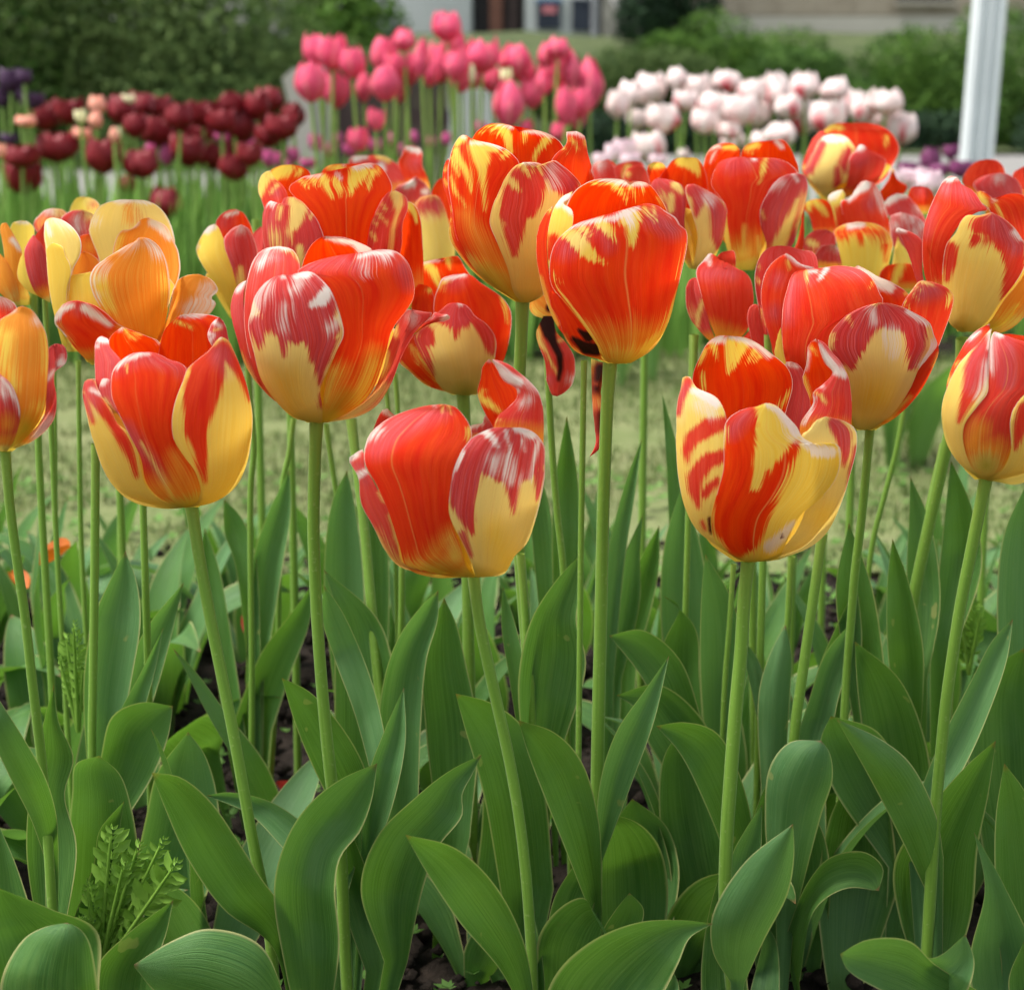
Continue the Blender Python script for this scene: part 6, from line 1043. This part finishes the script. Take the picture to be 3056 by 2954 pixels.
M['leaf_far'] = leaf_material('far_tulip_leaf', (.10, .22, .045), (.16, .31, .07), (.18, .34, .09))
def far_leaf(seed, L, W, bend):
    me = leaf3d(L, W, bend, seed, 5, 10); me.materials.clear(); me.materials.append(M['leaf_far']); return me
FL = [far_leaf(21, .26, .016, R_(20)), far_leaf(22, .22, .020, R_(40)), far_leaf(23, .30, .014, R_(12)), far_leaf(24, .20, .022, R_(55))]
M['stem_far'] = simple('far_stem', (.17, .30, .05), (.25, .38, .09), 20, .5, 3, transl=(.2, .4, .05), tfac=.1)
b_rs = np.random.RandomState(77)
def backtulip(kind, cx, cy, wpx, hpx, Y, label, group, leaves=2, tilt=None):
    """cx, cy etc. in photo pixels (3056): centre of the bloom"""
    gw = {'pink': 1.10, 'dark': 1.16, 'white': 1.06}.get(kind, 1.0); wpx *= gw; hpx *= gw
    top = at(cx, cy - hpx / 2, Y); bot = at(cx, cy + hpx / 2, Y); hm = float(top[2] - bot[2]); wm = wpx / FS * Y
    x0 = float(bot[0]) + b_rs.uniform(-.03, .03); r = empty('tulip', (x0, Y, 0), label, 'tulip', group)
    base = np.array([float(bot[0]), Y, float(bot[2])])
    p = spline(np.array([[x0, Y, -.01], [x0 * .6 + base[0] * .4, Y, base[2] * .5], base + [0, 0, .004]]), 12)
    v, f, uv = tube(p, .0034 * (Y / 3.3) ** .3, 7); mesh_obj('stem', v, f, M['stem_far'], r, uv)
    prof_w = {'pink': .74, 'white': .95, 'dark': 1.04, 'purple': 1.0, 'peach': .68, 'cream': .6, 'magenta': .76, 'violet': 1.0, 'palepink': 1.0}[kind]
    s = wm / prof_w; tz = b_rs.uniform(-.2, .2); ty = b_rs.uniform(-.2, .2); a0 = b_rs.uniform(0, 6.28); n = 6
    loc = tuple(base - np.array(r.location))
    for j in range(n):
        me = PM[kind][b_rs.randint(len(PM[kind]))]; k_ = 1.0 if j % 2 else .93
        child('petal', me, r, loc, (tz, ty, a0 + j * math.pi / 3), (s * k_, s * k_, hm * (1.0 if j % 2 else .97) * b_rs.uniform(.86, 1.04)))
    if kind in ('white', 'dark', 'purple', 'palepink'):
        for j in range(5):
            child('petal', PM[kind][0], r, loc, (tz, ty, a0 + .4 + j * 1.257), (s * .66, s * .66, hm * .93))
    for j in range(leaves):
        sc_ = b_rs.uniform(.75, 1.1); child('leaf', FL[b_rs.randint(4)], r, (0, 0, 0), (0, b_rs.uniform(-.15, .1), b_rs.uniform(0, 6.28)), (sc_, sc_, sc_))
    return r
def place(kind, pts, O, k, Y0, Y1, lab, group, leaves=2):
    pts = sorted(pts, key=lambda q: q[0]); n = len(pts); cys = [q[1] for q in pts]
    for i, q in enumerate(pts):
        t = 1 - (q[1] - min(cys)) / max(max(cys) - min(cys), 1); Y = Y0 + (Y1 - Y0) * (.5 * t + .5 * ((i * 7) % 5) / 4)
        if len(q) > 4: Y = q[4]
        backtulip(kind, O[0] + q[0] / k, O[1] + q[1] / k, q[2] / k, q[3] / k, Y, lab % (ordn(i) if n > 1 else 'only'), group, leaves)
k2 = 1.7818
place('pink', [(230, 430, 140, 220), (262, 262, 110, 190), (345, 268, 125, 200), (365, 470, 112, 205), (450, 325, 108, 180), (625, 300, 130, 200), (725, 212, 108, 125), (625, 435, 150, 205), (510, 460, 90, 170), (745, 365, 110, 185), (820, 305, 84, 200), (920, 330, 145, 220), (952, 135, 130, 170), (988, 230, 112, 170), (1030, 405, 90, 170), (1140, 292, 150, 190), (1312, 322, 150, 185), (1275, 545, 155, 265), (1405, 485, 100, 185), (1540, 255, 110, 120), (1530, 360, 140, 225), (1612, 360, 105, 210), (1710, 440, 150, 280), (1585, 560, 90, 210), (1640, 610, 95, 170), (480, 735, 90, 140), (575, 630, 60, 130), (1370, 675, 65, 80), (1550, 700, 75, 110), (860, 390, 80, 140), (1470, 430, 80, 150), (680, 330, 95, 150), (1090, 400, 90, 150), (1190, 420, 100, 140), (300, 440, 80, 160), (1360, 380, 90, 130), (1000, 340, 110, 180), (1660, 540, 100, 180), (1480, 300, 90, 140), (700, 470, 90, 150)],
      (800, 0), k2, 3.25, 3.7, 'tall pink tulip, %s from the left in the tall pink cluster', 'tall pink tulips behind the red ones')
place('cream', [(1085, 395, 40, 120), (1265, 400, 50, 100)], (800, 0), k2, 3.3, 3.5, 'greenish-white closed tulip bud among the pink tulips, %s from the left', 'buds among the pink tulips', 1)
place('magenta', [(255, 760, 70, 110), (360, 740, 50, 90), (650, 745, 60, 90), (770, 735, 70, 80), (860, 750, 45, 80), (950, 740, 50, 80), (560, 770, 80, 90), (320, 800, 70, 90), (700, 800, 60, 90), (440, 790, 70, 90), (1130, 690, 80, 90)], (800, 0), k2, 3.6, 4.1, 'small low magenta-pink tulip under the pink cluster, %s from the left', 'low magenta tulips under the pink cluster')
k3 = 1.4454
place('white', [(205, 450, 92, 130), (262, 405, 100, 120), (345, 385, 135, 150), (462, 345, 95, 100), (545, 380, 115, 130), (500, 430, 90, 100), (400, 510, 140, 140), (680, 352, 120, 105), (620, 470, 140, 150), (735, 470, 130, 150), (785, 390, 95, 120), (880, 400, 130, 165), (810, 490, 90, 130), (1010, 370, 120, 125), (970, 430, 100, 120), (1138, 392, 120, 115), (1010, 500, 110, 165), (1110, 500, 130, 160), (1220, 440, 110, 130), (1265, 480, 90, 120), (1360, 432, 130, 130), (1420, 550, 140, 155), (340, 630, 122, 145), (290, 512, 75, 100), (700, 612, 95, 70), (910, 580, 132, 115), (820, 605, 90, 75), (490, 665, 50, 50), (940, 460, 110, 120), (1340, 500, 90, 120), (580, 520, 90, 120), (690, 560, 90, 90)],
      (1700, 0), k3, 3.5, 4.1, 'white tulip flushed with pink, %s from the left in the white cluster', 'white and pink tulips at the upper right')
place('palepink', [(235, 640, 90, 110), (190, 660, 80, 80), (140, 690, 80, 60), (260, 690, 90, 60), (380, 690, 70, 60)], (1700, 0), k3, 2.9, 3.1, 'pale pink tulip, low beside the white cluster, %s from the left', 'low pale pink tulips')
place('palepink', [(1480, 770, 110, 100), (1550, 790, 120, 110), (1610, 810, 100, 100), (1430, 760, 80, 80), (1520, 830, 100, 90)], (1700, 0), k3, 2.2, 2.5, 'pale pink tulip behind the right-hand red blooms, %s from the left', 'pale pink tulips behind the right-hand red blooms')
place('violet', [(1460, 725, 90, 60), (1555, 690, 90, 110), (1642, 655, 65, 75), (1690, 725, 95, 90), (1590, 740, 90, 70), (1520, 740, 80, 70)], (1700, 0), k3, 3.6, 3.9, 'violet-purple tulip left of the white post, %s from the left', 'violet tulips by the white post')
place('dark', [(250, 615, 130, 150), (370, 590, 125, 140), (310, 775, 185, 160), (550, 825, 155, 180), (120, 820, 155, 130), (125, 930, 155, 180), (645, 590, 130, 140), (760, 560, 140, 120), (850, 575, 120, 120), (840, 690, 140, 170), (720, 670, 110, 120), (960, 625, 130, 130), (1080, 595, 140, 150), (1235, 560, 140, 130), (1290, 665, 150, 190), (1370, 565, 115, 140), (1440, 535, 140, 130), (1560, 615, 110, 130), (1500, 670, 140, 140), (1430, 720, 120, 120), (1005, 800, 155, 160), (1130, 825, 125, 140), (760, 865, 155, 150), (1250, 885, 140, 140), (680, 985, 90, 90), (880, 1075, 155, 150), (1330, 820, 110, 120), (1180, 640, 120, 130), (930, 700, 110, 120), (1060, 700, 110, 110), (1390, 640, 120, 120), (1240, 780, 120, 120)],
      (0, 0), k2, 3.15, 3.8, 'dark red tulip, %s from the left in the dark red cluster', 'dark red tulips at the upper left')
place('purple', [(60, 430, 130, 140), (170, 530, 110, 110), (55, 740, 90, 80), (15, 520, 80, 120), (130, 410, 80, 90), (95, 490, 110, 100), (10, 830, 60, 70)], (0, 0), k2, 3.3, 3.9, 'blackish-purple tulip at the upper left edge, %s from the left', 'blackish-purple tulips at the left edge')
place('peach', [(520, 560, 95, 115), (512, 640, 85, 105), (440, 705, 85, 80), (140, 640, 100, 70), (610, 720, 60, 90), (5, 800, 50, 90)], (0, 0), k2, 3.2, 3.5, 'peach-pink tulip among the dark red ones, %s from the left', 'peach tulips among the dark red ones')
place('cream', [(682, 522, 60, 65), (430, 615, 45, 90), (620, 710, 45, 80)], (0, 0), k2, 3.2, 3.6, 'pale cream tulip bud among the dark red ones, %s from the left', 'cream buds among the dark red ones')
place('magenta', [(890, 825, 80, 120), (1120, 700, 80, 100), (1190, 720, 70, 100), (1350, 770, 65, 90), (1430, 840, 65, 110), (1560, 825, 75, 100), (1640, 865, 85, 70), (800, 800, 65, 80), (1490, 850, 60, 100), (1530, 880, 70, 90)], (0, 0), k2, 3.3, 3.9, 'magenta tulip below the dark red cluster, %s from the left', 'magenta tulips below the dark red cluster')
# stalks and leaves of the back bed that nobody could count
def backmass(name, x0, x1, Y0, Y1, n, hgt, label, seed):
    rs = np.random.RandomState(seed); pos = np.stack([rs.uniform(x0, x1, n), rs.uniform(Y0, Y1, n), np.zeros(n)], -1)
    o = blades(name, pos, hgt, .0085, M['backleaf'], .28, rs=rs); tag(o, label, None, None, 'stuff')
M['backleaf'] = scatter_mat('back_leaves', [(.08, .18, .04), (.14, .28, .05), (.20, .38, .07), (.27, .46, .10)], .3)
backmass('tulip_leaves', -1.25, -.30, 3.12, 4.2, 1500, .30, 'thick mass of upright tulip leaves below the dark red tulips', 1)
backmass('tulip_leaves', -.42, .35, 3.15, 4.0, 620, .24, 'upright tulip leaves below the pink tulips', 2)
backmass('tulip_leaves', .35, 1.2, 3.2, 4.2, 650, .24, 'upright tulip leaves below the white tulips', 3)
